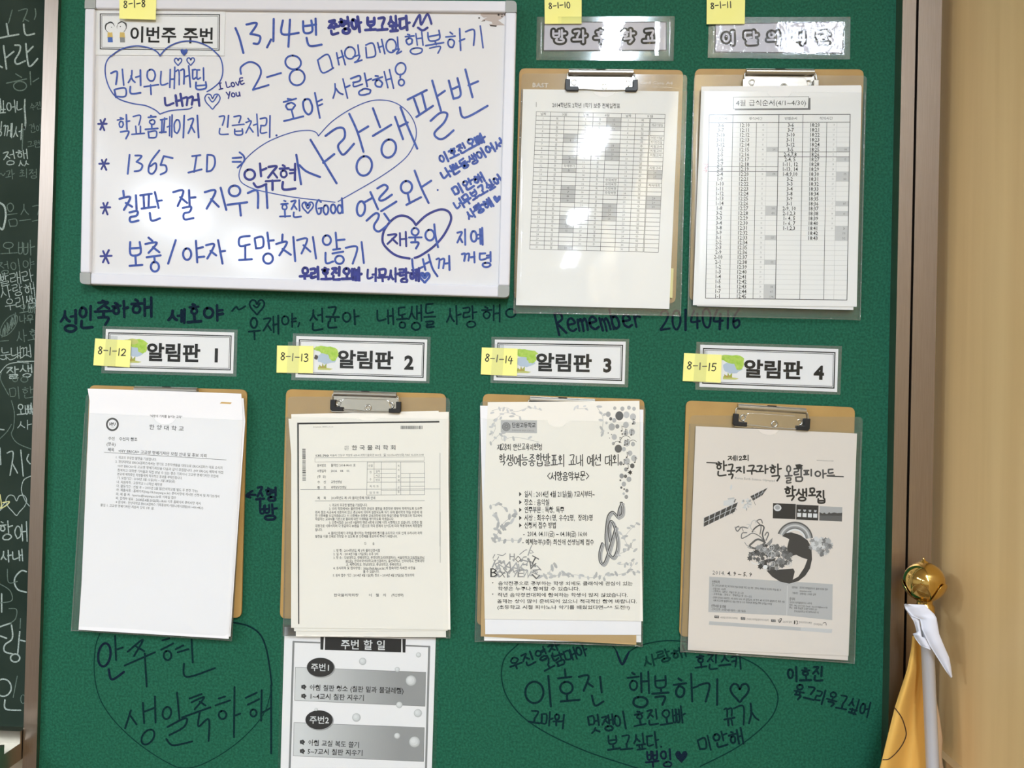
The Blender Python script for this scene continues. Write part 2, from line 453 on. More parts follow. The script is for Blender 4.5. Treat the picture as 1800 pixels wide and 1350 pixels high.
ASC = {
 '0': [circ(.5, .5, .38, .5)], '1': [[(.5, 0), (.52, 1)]],
 '2': [[(.1, .25), (.3, .02), (.7, .02), (.85, .25), (.6, .6), (.1, .98)], [(.1, .98), (.95, .92)]],
 '3': [[(.15, .06), (.6, 0), (.8, .2), (.4, .46)], [(.4, .46), (.85, .62), (.75, .9), (.35, 1), (.1, .92)]],
 '4': [[(.4, 0), (.1, .6), (.95, .56)], [(.7, .2), (.68, 1)]],
 '5': [[(.25, .05), (.18, .48)], [(.18, .48), (.6, .38), (.85, .65), (.6, .98), (.1, .95)], [(.25, .05), (.9, .02)]],
 '6': [[(.75, 0), (.3, .4), (.15, .75), (.4, 1), (.75, .85), (.65, .6), (.2, .7)]],
 '8': [[(.75, .12), (.4, .02), (.2, .22), (.5, .46), (.8, .7), (.6, .98), (.25, .95), (.15, .72), (.5, .46), (.78, .25), (.75, .12)]],
 '-': [[(.1, .52), (.9, .48)]], '/': [[(.9, 0), (.1, 1)]], ',': [[(.6, .8), (.35, 1.15)]], '.': [[(.3, .95), (.36, .97)]],
 '~': [[(0, .6), (.3, .35), (.65, .6), (1, .3)]],
 'I': [[(.2, .02), (.8, 0)], [(.5, 0), (.5, 1)], [(.1, 1), (.9, .96)]], 'D': [[(.15, 0), (.15, 1)], [(.15, .02), (.7, .08), (.9, .5), (.7, .92), (.15, 1)]],
 'L': [[(.15, 0), (.15, .95), (.9, .92)]], 'o': [circ(.5, .68, .38, .32)], 'O': [circ(.5, .5, .42, .5)],
 'v': [[(.1, .4), (.5, 1), (.9, .38)]], 'e': [[(.1, .68), (.85, .62), (.6, .38), (.2, .5), (.15, .85), (.5, 1), (.9, .9)]],
 'V': [[(.1, 0), (.5, 1), (.9, 0)]], 'E': [[(.85, .02), (.15, .05), (.15, .96), (.9, .92)], [(.15, .5), (.75, .46)]],
 'Y': [[(.1, 0), (.5, .5)], [(.95, 0), (.4, 1)]], 'u': [[(.12, .4), (.15, .9), (.5, 1), (.82, .85), (.85, .4)], [(.85, .4), (.88, 1)]],
 'G': [[(.9, .15), (.5, 0), (.12, .4), (.3, .95), (.75, .95), (.85, .6)], [(.5, .6), (1, .58)]], 'd': [circ(.42, .7, .34, .3), [(.82, 0), (.84, 1)]],
 'R': [[(.15, 0), (.2, 1.15)], [(.15, .02), (.75, .05), (.8, .35), (.2, .55)], [(.25, .55), (.95, 1.05)]],
 'm': [[(.08, .4), (.1, 1)], [(.1, .55), (.35, .4), (.48, .6), (.48, 1)], [(.5, .55), (.75, .4), (.9, .6), (.92, 1)]],
 'b': [[(.12, 0), (.14, 1)], circ(.5, .7, .34, .3)], 'r': [[(.2, .4), (.22, 1)], [(.22, .6), (.5, .4), (.8, .45)]],
 '*': [[(.1, .45), (.92, .42)], [(.3, .1), (.7, .95)], [(.72, .05), (.28, .92)]],
}
def heart(cx, cy, r):
    return [(cx + r * x, cy + r * y) for x, y in ((0, -.35), (.25, -.8), (.7, -.85), (.95, -.4), (.75, .15), (.3, .65), (0, 1), (-.35, .65), (-.8, .15), (-.98, -.4), (-.7, -.85), (-.25, -.8), (0, -.35))]
def put(out, strokes, box):
    x0, y0, x1, y1 = box
    for st in strokes:
        out.append([(x0 + (x1 - x0) * x, y0 + (y1 - y0) * y) for x, y in st])
def cons(out, c, box):
    x0, y0, x1, y1 = box
    if c in DBL:
        w = (x1 - x0)
        cons(out, DBL[c][0], (x0 - w * .06, y0, x0 + w * .42, y1)); cons(out, DBL[c][1], (x0 + w * .56, y0, x1 + w * .06, y1))
    elif c == 'ㅇ':
        put(out, [circ()], box)
    elif c == 'ㅎ':
        put(out, CONS[c] + [circ(.5, .7, .34, .28)], box)
    else:
        put(out, CONS[c], box)
def letter(ch):
    """strokes of one letter in a unit box, y down"""
    o = []
    k = ord(ch) - 0xac00
    if 0 <= k < 11172:
        l, v, t = LL[k // 588], VV[(k % 588) // 28], TT[k % 28]
        if v in MIX:
            h, vv = MIX[v]
            if t:
                cons(o, l, (.08, .0, .52, .34)); put(o, VOW[h][1], (.0, .36, .6, .6)); put(o, VOW[vv][1], (.66, -.02, 1, .64)); cons(o, t, (.22, .7, .9, 1))
            else:
                cons(o, l, (.08, .06, .52, .48)); put(o, VOW[h][1], (.0, .52, .6, .86)); put(o, VOW[vv][1], (.66, 0, 1, 1))
        elif VOW[v][0] == 'v':
            if t:
                cons(o, l, (.04, .04, .52, .52)); put(o, VOW[v][1], (.6, -.02, 1, .6)); cons(o, t, (.22, .68, .92, 1))
            else:
                cons(o, l, (.02, .14, .52, .84)); put(o, VOW[v][1], (.6, 0, 1, 1))
        else:
            if t:
                cons(o, l, (.2, .0, .8, .38)); put(o, VOW[v][1], (.02, .42, .98, .64)); cons(o, t, (.2, .7, .82, 1))
            else:
                cons(o, l, (.18, .02, .82, .5)); put(o, VOW[v][1], (.0, .54, 1, 1))
    elif ch in ASC:
        put(o, ASC[ch], (0, 0, 1, 1))
    elif ch in CONS or ch == 'ㅇ':
        cons(o, ch, (0, 0, 1, 1))
    elif ch in VOW:
        put(o, VOW[ch][1], (0, 0, 1, 1))
    return o
def hadv(c):
    if c == ' ': return .45
    if c in '1,./': return .45
    if c in ASC: return .7
    return 1.0
def hw(mb, s, p0, p1, h, w, M, d, jit=.035, rot=4, slant=0.0):
    """handwritten line: letter centres on p0-p1"""
    dx, dy = p1[0] - p0[0], p1[1] - p0[1]
    L = math.hypot(dx, dy); ex = (dx / L, dy / L); ny = (-ex[1], ex[0])
    tot = sum(hadv(c) for c in s); k = L / tot; x = 0
    for c in s:
        a = hadv(c)
        if c != ' ':
            ra = math.radians(random.uniform(-rot, rot)); ca, sa = math.cos(ra), math.sin(ra)
            cw = k * a * .9; chh = h * random.uniform(.93, 1.07); oy = random.uniform(-.05, .05) * h
            for st in letter(c):
                jx, jy = random.uniform(-jit, jit), random.uniform(-jit, jit)
                pts = []
                for (ux, uy) in st:
                    lx = (ux - .5 + jx + random.uniform(-jit, jit) * .5) * cw; ly = (uy - .5 + jy + random.uniform(-jit, jit) * .5) * chh
                    lx += -slant * ly
                    lx, ly = lx * ca - ly * sa, lx * sa + ly * ca
                    ly += oy
                    cx = x + k * a / 2 + lx
                    pts.append((p0[0] + ex[0] * cx + ny[0] * ly, p0[1] + ex[1] * cx + ny[1] * ly))
                mb.stroke(pts, w * random.uniform(.9, 1.1), d, M)
        x += k * a
def ho(mb, s, p0, p1, h, w, M, d):
    """tidy rounded lettering"""
    hw(mb, s, p0, p1, h, w, M, d, jit=.004, rot=.3)
def hbox(mb, zf, c, box, w, M, d):
    x0, y0 = zf(box[0], box[1]); x1, y1 = zf(box[2], box[3])
    for st in letter(c):
        mb.stroke([(x0 + (x1 - x0) * x, y0 + (y1 - y0) * y) for x, y in st], w, d, M)
def hch(mb, c, box, w, M, d, tilt=0.0):
    x0, y0, x1, y1 = box
    hw(mb, c, (x0, (y0 + y1) / 2 + tilt / 2), (x1, (y0 + y1) / 2 - tilt / 2), y1 - y0, w, M, d, jit=.02, rot=2)
def raw(mb, zf, lines, w, M, d):
    for l in lines:
        mb.stroke([zf(x, y) for x, y in l], w, d, M)
def ell(cx, cy, rx, ry, tilt=0.0):
    ca, sa = math.cos(tilt), math.sin(tilt)
    return [(cx + rx * math.cos(t) * ca - ry * math.sin(t) * sa, cy + rx * math.cos(t) * sa + ry * math.sin(t) * ca) for t in [-1.9 - 2 * math.pi * i / 14 for i in range(15)]]

# ================================================================== the room
D_FR = 0.020; D_FL = 0.007
X_STRIP_L = P(59, 675, D_FL).x; X_STRIP_R = P(83, 675, D_FL).x
X_FR0 = P(1573.5, 675, D_FR).x; X_FR1 = P(1597.5, 675, D_FR).x
X_TR0 = P(1602, 675, D_FR).x; X_TR1 = P(1643, 675, D_FR).x
X_SIDE = P(1647, 675, 0.0).x + 0.006
Z0, Z1 = 0.70, 2.25
b = MB(); b.box((-5.5, 0.03, 0), (X_SIDE + 0.1, 0.13, CEIL), mat('painted_wall', (206, 202, 190), rough=0.8)); struct(b.build('wall_front'))
b = MB(); b.box((X_SIDE, -8.0, 0), (X_SIDE + 0.1, 0.03, CEIL), BEIGE); struct(b.build('wall_right'))
b = MB(); b.box((-5.6, -8.0, 0), (-5.5, 0.03, CEIL), mat('painted_wall', (206, 202, 190))); struct(b.build('wall_left'))
b = MB(); b.box((-5.5, -8.1, 0), (X_SIDE, -8.0, CEIL), mat('painted_wall', (206, 202, 190))); struct(b.build('wall_back'))
b = MB(); b.box((-5.6, -8.1, -0.1), (X_SIDE + 0.1, 0.13, 0), mat('brown_floor', (92, 72, 52), rough=0.4, noise=(2, (108, 86, 62), 4, (1, 8, 1)))); struct(b.build('floor'))
b = MB(); b.box((-5.6, -8.1, CEIL), (X_SIDE + 0.1, 0.13, CEIL + 0.1), mat('white_ceiling', (228, 228, 224), rough=0.9)); struct(b.build('ceiling'))
# metal trim strip in the corner and the ledge running along the side wall
b = MB(); b.box((X_TR0, -D_FR, 0), (X_TR1, 0.03, CEIL), ALU); struct(b.build('trim_1'))
zl = P(1660, 1318, 0.02).z
b = MB(); b.box((X_SIDE - 0.012, -2.5, zl - 0.05), (X_SIDE, 0.0, zl), BEIGE_TRIM); struct(b.build('trim_2'))

# ------------------------------------------------------------------ bulletin board
bb = thing('bulletin_board', (820, 1400), 0.0, 'large green felt bulletin board with metal frame and marker messages', 'bulletin board')
b = MB(); b.box((X_STRIP_R - 0.004, 0.0, Z0), (X_FR0 + 0.004, 0.03, Z1), FELT); felt = b.build('felt_panel', bb)
b = MB(); b.box((X_STRIP_L, -D_FL, Z0), (X_STRIP_R, 0.03, Z1), ALU); b.build('side_frame', bb)
b = MB(); b.box((X_FR0, -D_FR, Z0), (X_FR1, 0.03, Z1), ALU); b.build('side_frame', bb)
b = MB(); b.box((X_STRIP_L, -D_FR, Z1), (X_FR1, 0.03, Z1 + 0.02), ALU); b.build('top_frame', bb)
b = MB(); b.box((X_STRIP_L, -D_FR, Z0 - 0.02), (X_FR1, 0.03, Z0), ALU); b.build('bottom_frame', bb)
# marker messages on the felt
def NXT(par=None):
    global b
    b.build('marker_message', par or felt); b = MB()
b = MB(); D = 0.0003
z5 = Z(90, 510, 4.09); z6 = Z(470, 510, 4.09); z7 = Z(830, 510, 4.09)
def zch(zf, c, box, w, M, d):
    x0, y0 = zf(box[0], box[1]); x1, y1 = zf(box[2], box[3]); hch(b, c, (x0, y0, x1, y1), w, M, d)
for c, bx in (('성', (60, 140, 200, 300)), ('인', (190, 110, 310, 270)), ('축', (305, 70, 450, 245)), ('하', (430, 70, 560, 190)), ('해', (565, 50, 735, 190)),
              ('세', (835, 140, 965, 240)), ('호', (975, 105, 1080, 245)), ('야', (1085, 110, 1240, 215))):
    zch(z5, c, bx, 5.0, FELTINK_N, D)
NXT()
raw(b, z5, [[(1300, 150), (1330, 120), (1350, 140), (1395, 115)], heart(1480, 120, 55), [(1455, 110), (1480, 125), (1500, 95)]], 3.2, FELTINK, D)
for c, bx in (('우', (1415, 190, 1505, 350)), ('재', (1515, 180, 1645, 310)), ('야', (1650, 170, 1765, 260))):
    zch(z5, c, bx, 3.4, FELTINK, D)
raw(b, z5, [[(1785, 235), (1775, 262)]], 3, FELTINK, D)
NXT()
for c, bx in (('선', (300, 125, 410, 290)), ('균', (415, 120, 520, 285)), ('아', (530, 140, 665, 250))):
    zch(z6, c, bx, 3.4, FELTINK, D)
NXT()
for c, bx in (('내', (780, 130, 915, 245)), ('동', (925, 115, 1010, 270)),
              ('생', (1005, 100, 1115, 285)), ('들', (1120, 90, 1215, 270))):
    zch(z6, c, bx, 3.4, FELTINK, D)
NXT()
for c, bx in (('사', (1280, 110, 1395, 245)), ('랑', (1400, 120, 1510, 265)), ('해', (1530, 100, 1685, 220))):
    zch(z6, c, bx, 3.2, FELTINK, D)
raw(b, z6, [ell(1750, 165, 35, 30)], 3.2, FELTINK, D)
NXT()
hw(b, 'Remember', (974, 567), (1130, 558), 34, 4.2, FELTINK_N, D, slant=-.15)
NXT()
hw(b, '20140416', (1158, 562), (1306, 560), 34, 4.2, FELTINK_N, D)
NXT()
zc = Z(420, 840, 13.5)
raw(b, zc, [[(320, 310), (170, 420), (270, 465)], [(200, 410), (280, 400), (390, 405)]], 4.2, FELTINK_N, D)
zch(zc, '주', (400, 190, 600, 660), 4.4, FELTINK_N, D); zch(zc, '형', (620, 220, 910, 540), 4.2, FELTINK_N, D); zch(zc, '빵', (490, 660, 920, 1000), 4.2, FELTINK_N, D)
NXT()
z8 = Z(120, 1080, 4.5)
raw(b, z8, [ell(285, 320, 48, 92, .15), [(320, 435), (345, 515), (440, 455)]], 4.2, FELTINK_N, D)
raw(b, z8, [[(370, 170), (378, 360)], [(375, 280), (430, 262)],
 [(470, 295), (590, 200), (520, 330)], [(530, 250), (600, 290)], [(445, 405), (685, 300)], [(605, 310), (620, 570)],
 [(745, 205), (800, 190)], [(735, 280), (830, 230)], ell(785, 325, 30, 36), [(850, 275), (910, 245)], [(865, 300), (950, 275)], [(975, 200), (985, 380)], [(915, 390), (935, 495), (1160, 425)],
 [(495, 760), (450, 900)], [(490, 800), (540, 870)], [(590, 700), (600, 860)], [(600, 770), (680, 740)], [(685, 650), (690, 855)], ell(630, 970, 42, 66, .6),
 ell(780, 780, 33, 48, .2), [(860, 620), (880, 830)], [(785, 890), (930, 820), (915, 890), (800, 955)], [(775, 985), (830, 1035), (980, 1005)],
 [(960, 665), (1055, 630)], [(975, 695), (1075, 655), (1000, 750)], [(1040, 690), (1085, 720)], [(900, 815), (1125, 735)], [(1040, 770), (1030, 885), (1110, 830), (1110, 1000)],
 [(1190, 665), (1240, 650)], [(1165, 720), (1280, 680)], ell(1220, 795, 30, 32), [(1315, 575), (1310, 970)], [(1320, 800), (1360, 785)],
 [(1405, 660), (1490, 620)], [(1420, 715), (1510, 670)], ell(1465, 780, 24, 28), [(1530, 600), (1525, 840)], [(1530, 780), (1600, 740)], [(1605, 560), (1605, 1100)]], 3.4, FELTINK, D)
raw(b, z8, [[(250, 150), (215, 260), (205, 450), (240, 640), (330, 800), (470, 950), (620, 1070), (780, 1170), (900, 1215), (1050, 1190), (1250, 1080), (1430, 930), (1560, 760), (1610, 560)]], 1.6, FELTINK_F, D)
raw(b, z8, [[(1610, 560), (1590, 400), (1560, 250), (1510, 150), (1420, 90), (1310, 65)]], 3.0, FELTINK, D)
NXT()
z9 = Z(870, 1090, 3.4615)
raw(b, z9, [ell(240, 440, 55, 65), [(325, 340), (340, 525)], [(425, 300), (430, 345)], [(385, 355), (465, 345)], ell(435, 412, 38, 36), [(438, 450), (440, 490)], [(400, 495), (515, 485)],
 [(510, 345), (570, 340), (540, 430)], [(560, 380), (595, 405)], [(640, 345), (650, 440)], [(590, 460), (610, 520), (660, 495)], heart(1490, 440, 58)], 3.8, FELTINK, D)
for c, bx in (('행', (795, 305, 950, 535)), ('복', (950, 330, 1065, 515)), ('하', (1080, 335, 1245, 505)), ('기', (1235, 355, 1385, 515))):
    zch(z9, c, bx, 3.8, FELTINK, D)
raw(b, z9, [[(140, 148), (60, 230), (40, 340), (70, 460), (160, 580), (320, 690), (560, 800), (800, 880), (900, 910)], [(775, 270), (740, 190), (715, 155)], [(775, 270), (810, 200), (900, 150), (1050, 125), (1200, 140), (1400, 190), (1600, 280), (1700, 400), (1720, 500), (1660, 620), (1480, 770), (1250, 890)]], 2.2, FELTINK_F, D)
raw(b, z9, [[(740, 190), (775, 270), (815, 195)]], 3.4, FELTINK_N, D)
for s, a, e, h, M in (('우진영찬', (85, 275), (400, 165), 80, FELTINK), ('고남매아', (285, 280), (560, 170), 75, FELTINK), ('사랑해', (900, 255), (1160, 185), 75, FELTINK_F), ('호진스키', (1215, 260), (1510, 250), 95, FELTINK),
                      ('고마워', (205, 585), (425, 615), 85, FELTINK), ('멋쟁이 호진오빠', (565, 640), (1160, 575), 100, FELTINK), ('보고싶다.', (680, 755), (1035, 730), 95, FELTINK), ('뀨ㄱㅅ', (1390, 600), (1600, 560), 110, FELTINK),
                      ('미안해', (1235, 760), (1510, 700), 95, FELTINK), ('뿌잉', (915, 850), (1085, 840), 95, FELTINK_N)):
    hw(b, s, z9(*a), z9(*e), h / 3.4615, 3.4, M, D)
b.poly([z9(*q) for q in heart(1135, 830, 40)], D, FELTINK_N)
NXT()
z10 = Z(1360, 1150, 8.18)
hw(b, '이호진', z10(190, 290), z10(730, 290), 25, 3.8, FELTINK, D)
hw(b, '육그리옥고싶어', z10(280, 520), z10(1390, 800), 26, 3.4, FELTINK, D)
b.build('marker_message', felt)

# ------------------------------------------------------------------ chalkboard
cb = thing('chalkboard', (20, 1310), 0.0, 'dark green chalkboard covered in white chalk notes, aluminium tray below', 'chalkboard')
ZT = P(20, 1313, 0.05).z
b = MB(); b.box((-2.6, 0.002, ZT - 0.03), (X_STRIP_L - 0.001, 0.028, Z1), CHALKB); pan = b.build('writing_surface', cb)
b = MB(); b.box((-2.6, -0.055, ZT - 0.035), (X_STRIP_L - 0.001, 0.028, ZT - 0.012), ALU_TRAY); b.box((-2.6, -0.055, ZT - 0.012), (X_STRIP_L - 0.001, -0.045, ZT), ALU_TRAY); b.box((-2.6, -0.012, ZT - 0.012), (X_STRIP_L - 0.001, 0.002, ZT + 0.004), ALU_TRAY)
b.build('chalk_tray', cb)
b = MB(); D = -0.0017

def NXC():
    global b
    b.v = [Vector((min(v_.x, X_STRIP_L - 0.0012), v_.y, v_.z)) for v_ in b.v]
    b.build('chalk_message', pan); b = MB()
k1 = Z(0, 0, 3.967); k2 = Z(0, 320, 3.967); k3 = Z(0, 640, 3.967); k4 = Z(0, 960, 3.458)
raw(b, k1, [[(45, 165), (60, 250)], [(0, 265), (60, 252), (130, 240)], [(165, 170), (172, 225), (190, 245), (240, 235)], [(25, 320), (45, 480)], [(45, 400), (95, 360)],
 [(105, 315), (140, 320), (135, 365), (105, 420), (120, 447), (175, 425)], [(180, 305), (195, 440), (215, 460), (262, 410)], [(190, 365), (230, 325)], [(-10, 455), (15, 470)]], 3.0, CHALK, D)
NXC()
raw(b, k1, [[(85, 70), (60, 160)], [(130, 75), (190, 65), (160, 150)], [(165, 130), (200, 148)], [(245, 60), (250, 100), (240, 135)]], 2.0, CHALK_DIM, D)
NXC()
raw(b, k1, [[(110, 515), (150, 540)], [(45, 580), (185, 550)], ell(140, 600, 45, 32), [(210, 500), (215, 590)], [(230, 570), (270, 545)],], 2.0, CHALK_DIM, D)
NXC()
raw(b, k1, [[(175, 690), (172, 900)], [(160, 900), (155, 1040)]], 2.0, CHALK_DIM, D)
NXC()
raw(b, k1, [[(170, 740), (178, 850), (172, 900)], [(0, 690), (5, 760)]], 3.0, CHALK, D)
hw(b, '싶어니', k1(-30, 750), k1(190, 740), 22, 2.0, CHALK, D)
hw(b, '님께서', k1(-50, 900), k1(160, 920), 26, 2.0, CHALK, D)
hw(b, '정했', k1(20, 1110), k1(200, 1090), 27, 1.8, CHALK, D)
hw(b, '수진', k1(205, 745), k1(290, 735), 12, 1.2, CHALK_DIM, D)
hw(b, '건이', k1(205, 900), k1(290, 890), 14, 1.2, CHALK_DIM, D)
hw(b, '그런', k1(190, 1010), k1(280, 1000), 12, 1.2, CHALK_DIM, D)
hw(b, '~과 최정', k1(-10, 1215), k1(265, 1210), 16, 1.4, CHALK_DIM, D)
NXC()
raw(b, k2, [[(0, 145), (30, 170), (40, 235), (22, 325), (0, 320)]], 3.4, CHALK, D)
hw(b, '음스', k2(35, 230), k2(215, 215), 40, 1.6, CHALK_DIM, D); hw(b, '그', k2(215, 230), k2(300, 220), 36, 1.4, CHALK_DIM, D)
hw(b, '오빠', k2(-5, 460), k2(250, 455), 26, 1.8, CHALK_DIM, D)
for s, a, e, h, M in (('정이야', (-20, 600), (240, 570), 20, CHALK_DIM), ('빨래라', (-20, 690), (235, 650), 22, CHALK), ('사랑해', (0, 770), (245, 740), 22, CHALK), ('우리쌤', (30, 850), (255, 830), 22, CHALK), ('오빠', (130, 890), (260, 880), 16, CHALK_DIM),
                      ('나무', (135, 960), (235, 950), 14, CHALK_DIM), ('사호', (110, 1080), (270, 1060), 22, CHALK_DIM), ('누내꺼', (0, 1190), (225, 1180), 22, CHALK)):
    hw(b, s, k2(*a), k2(*e), h, 1.5, M, D)
sc = []
for i in range(26):
    t = i / 25
    sc.append((20 + 95 * t + random.uniform(-12, 12), 1060 - 120 * t + (28 if i % 2 else -34)))
raw(b, k2, [ell(62, 1000, 40, 88, .62), sc, [(0, 1110), (60, 1105)]], 1.4, CHALK_DIM, D)
raw(b, k2, [[(0, 1230), (25, 1238), (50, 1225), (70, 1240), (100, 1230), (130, 1210), (150, 1225), (180, 1205), (215, 1222)], [(120, 1250), (240, 1250)], [(0, 1330), (50, 1275), (120, 1258), (200, 1262)]], 1.5, CHALK, D)
NXC()
hw(b, '잘생', k3(40, 60), k3(230, 50), 20, 2.0, CHALK, D)
raw(b, k3, [ell(105, 105, 18, 18), ell(170, 108, 24, 18)], 1.5, CHALK_DIM, D)
hw(b, '미한', k3(60, 200), k3(240, 190), 20, 1.4, CHALK_DIM, D); hw(b, '오빠', k3(115, 325), k3(240, 310), 20, 1.8, CHALK, D); hw(b, '사', k3(115, 425), k3(225, 425), 16, 1.6, CHALK, D)
raw(b, k3, [[(10, 60), (5, 110), (60, 215)], [(80, 255), (100, 340), (95, 440), (80, 490), (120, 550), (215, 592)], [(0, 520), (50, 470), (80, 420)]], 1.5, CHALK_DIM, D)
raw(b, k3, [[(50, 620), (92, 618), (70, 775)], [(85, 690), (122, 760)], [(145, 600), (162, 780)], [(200, 630), (188, 665), (210, 695)], [(0, 585), (5, 700)], [(0, 455), (28, 458)]], 2.2, CHALK, D)
NXC()
raw(b, k3, [[(215, 780), (165, 810), (150, 880), (175, 950), (205, 990)], heart(115, 980, 75), [(5, 1010), (30, 970), (65, 960), (0, 1020)]], 1.6, CHALK, D)
raw(b, k3, [[(0, 910), (10, 980), (5, 1005), (45, 985), (65, 960), (20, 965)]], 1.8, CHALK_Y, D)
hw(b, '항애', k3(-10, 1170), k3(195, 1160), 34, 2.2, CHALK, D); hw(b, '사내', k3(0, 1340), k3(165, 1330), 20, 2.2, CHALK, D)
NXC()
raw(b, k4, [[(160, 155), (130, 150), (95, 185), (88, 225), (110, 265), (160, 280)], [(70, 480), (75, 560), (30, 600), (28, 640), (75, 655)], [(120, 520), (108, 650)], [(125, 572), (152, 578)], ell(92, 680, 28, 24), [(0, 490), (65, 468)], [(0, 545), (40, 560)], [(10, 290), (10, 400)],
 ell(20, 860, 48, 52), [(30, 935), (35, 990), (125, 998)]], 2.6, CHALK, D)
raw(b, k4, [[(45, 140), (52, 220), (105, 215)], [(0, 230), (60, 270), (72, 330), (0, 345)], [(55, 380), (100, 385), (95, 440), (60, 470)], [(105, 790), (80, 920)], [(125, 440), (122, 500)], ell(140, 930, 14, 26)], 1.6, CHALK_DIM, D)
b.v = [Vector((min(v_.x, X_STRIP_L - 0.0012), v_.y, v_.z)) for v_ in b.v]
b.build('chalk_message', pan)

# ------------------------------------------------------------------ whiteboard
wb = thing('whiteboard', (520, 515), 0.003, 'whiteboard with white rails and blue marker notes, hung on the green board', 'whiteboard')
TL, TR, BR, BL = (149, -5), (908.5, 1), (895, 523), (140, 499)
DW = 0.019
q = quad((TL, TR, BR, BL))
b = MB(); b.slab([q(.012, .02), q(.988, .02), q(.988, .98), q(.012, .98)], 0.003, 0.014, WB_FACE); face = b.build('writing_surface', wb)
def rail(a, c, name='rail'):
    b = MB(); b.slab([q(a[0], a[1]), q(c[0], a[1]), q(c[0], c[1]), q(a[0], c[1])], 0.003, DW, WB_RAIL); o = b.build(name, wb)
    bv = o.modifiers.new('bevel', 'BEVEL'); bv.width = 0.0022; bv.segments = 3
rw, rh = 0.0245, 0.039
rail((rw, 0), (1 - rw, rh)); rail((rw, 1 - rh), (1 - rw, 1)); rail((0, rh), (rw * .97, 1 - rh)); rail((1 - rw * 1.06, rh), (1, 1 - rh))
for (u0, v0, u1, v1, k) in ((0, 0, rw, rh, 0), (1 - rw * 1.06, 0, 1, rh, 1), (1 - rw * 1.06, 1 - rh, 1, 1, 2), (0, 1 - rh, rw, 1, 3)):
    pts = [q(u0, v0), q(u1, v0), q(u1, v1), q(u0, v1)]
    rp = rounded(pts, 9); seg = rp[k * 6:(k + 1) * 6]
    pts = pts[:k] + seg + pts[k + 1:]
    b = MB(); b.slab(pts, 0.003, DW + 0.0004, WB_CAP); b.build('corner_cap', wb)
b = MB(); za = Z(800, 0, 11.25); D = 0.01415
G1 = mat('sticker_residue', (186, 174, 168), rough=0.8); G2 = mat('sticker_dark_residue', (62, 54, 50), rough=0.8)
b.poly([za(*p) for p in ((520, 250), (600, 230), (990, 235), (1010, 290), (900, 380), (850, 400), (930, 460), (985, 500), (830, 500), (820, 525), (700, 520), (670, 480), (740, 470), (720, 430), (600, 400), (510, 430), (560, 380), (640, 340), (560, 350), (500, 300))], D, G1)
for pts in (((970, 290), (1015, 235), (1010, 350)), ((500, 430), (600, 395), (590, 415)), ((680, 490), (820, 505), (815, 528), (700, 520))):
    b.poly([za(*p) for p in pts], D + 3e-5, G2)
for c, r in (((860, 293), 22), ((475, 355), 18), ((910, 290), 10), ((935, 290), 10), ((925, 325), 14)):
    b.disc(za(*c), r / 11.25, r / 11.25, D + 3e-5, G2, 10)
b.build('sticker_residue', face)
b = MB(); D = 0.01425
z1 = Z(0, 0, 3.6); z2 = Z(400, 0, 3.6); z3 = Z(140, 190, 4.5); z4 = Z(500, 220, 4.5)
# heart with a message, hearts above it
raw(b, z1, [[(1012, 352), (990, 325), (940, 302), (860, 290), (770, 310), (700, 355), (668, 410), (670, 490), (700, 570), (750, 625), (840, 655), (920, 668), (980, 695), (1012, 722)],
 [(1012, 352), (1060, 300), (1140, 265), (1230, 262), (1320, 295), (1390, 360), (1410, 440), (1395, 510), (1350, 555), (1310, 580)], [(1012, 722), (1080, 700), (1190, 690), (1215, 678)]], 2.3, BLUE, D)
b.poly([z1(*p) for p in heart(1165, 330, 24)], D, BLUE)
raw(b, z1, [heart(1127, 390, 24), heart(1207, 388, 25), heart(1345, 640, 50), [(1320, 615), (1345, 645), (1375, 605)]], 2.2, BLUE, D)
NXT(face)
hw(b, '김선우', z1(700, 525), z1(1005, 520), 44, 3.2, BLUE, D); hw(b, '내꺼띱', z1(1015, 500), z1(1312, 490), 36, 3.0, BLUE, D)
hw(b, '내꺼', z1(1040, 645), z1(1275, 630), 20, 4.2, NAVY, D)
hw(b, 'I LovE', z1(1380, 550), z1(1545, 510), 11, 2.4, NAVY, D); hw(b, 'You', z1(1430, 605), z1(1520, 585), 11, 2.4, NAVY, D)
NXT(face)
for c, w_ in (((180, 219), 20), ((183, 290), 22), ((185, 367), 22), ((186, 450), 26)):
    hch(b, '*', (c[0] - w_ / 2, c[1] - w_ / 2, c[0] + w_ / 2, c[1] + w_ / 2), 3.4, NAVY, D); b.build('marker_asterisk', face); b = MB()
hw(b, '학교홈페이지', (205, 222), (354, 222), 38, 3.0, BLUE, D); NXT(face); hw(b, '긴급처리', (382, 220), (480, 222), 36, 2.8, BLUE, D)
b.disc((486, 238), 2, 2, D, BLUE, 10)
NXT(face)
raw(b, z3, [[(395, 370), (380, 520)], [(440, 375), (490, 380), (450, 425)], [(450, 425), (495, 450), (480, 490), (435, 500)], [(630, 335), (560, 430), (545, 500), (575, 520), (605, 480), (600, 435), (560, 460)], [(665, 380), (640, 450)], [(640, 450), (680, 455), (685, 500), (640, 525)], [(665, 380), (735, 395)],
], 3.4, BLUE, D)
NXT(face)
raw(b, z3, [
 [(890, 380), (955, 372)], [(925, 378), (905, 505)], [(860, 510), (965, 485)], [(1010, 370), (1005, 500)], [(1010, 370), (1060, 380), (1070, 440), (1045, 490), (1005, 502)],
], 3.4, BLUE, D)
NXT(face)
raw(b, z3, [
 [(1210, 395), (1280, 390)], [(1210, 425), (1275, 425)], [(1265, 350), (1298, 380), (1300, 420), (1250, 470)]], 3.4, BLUE, D)
NXT(face)
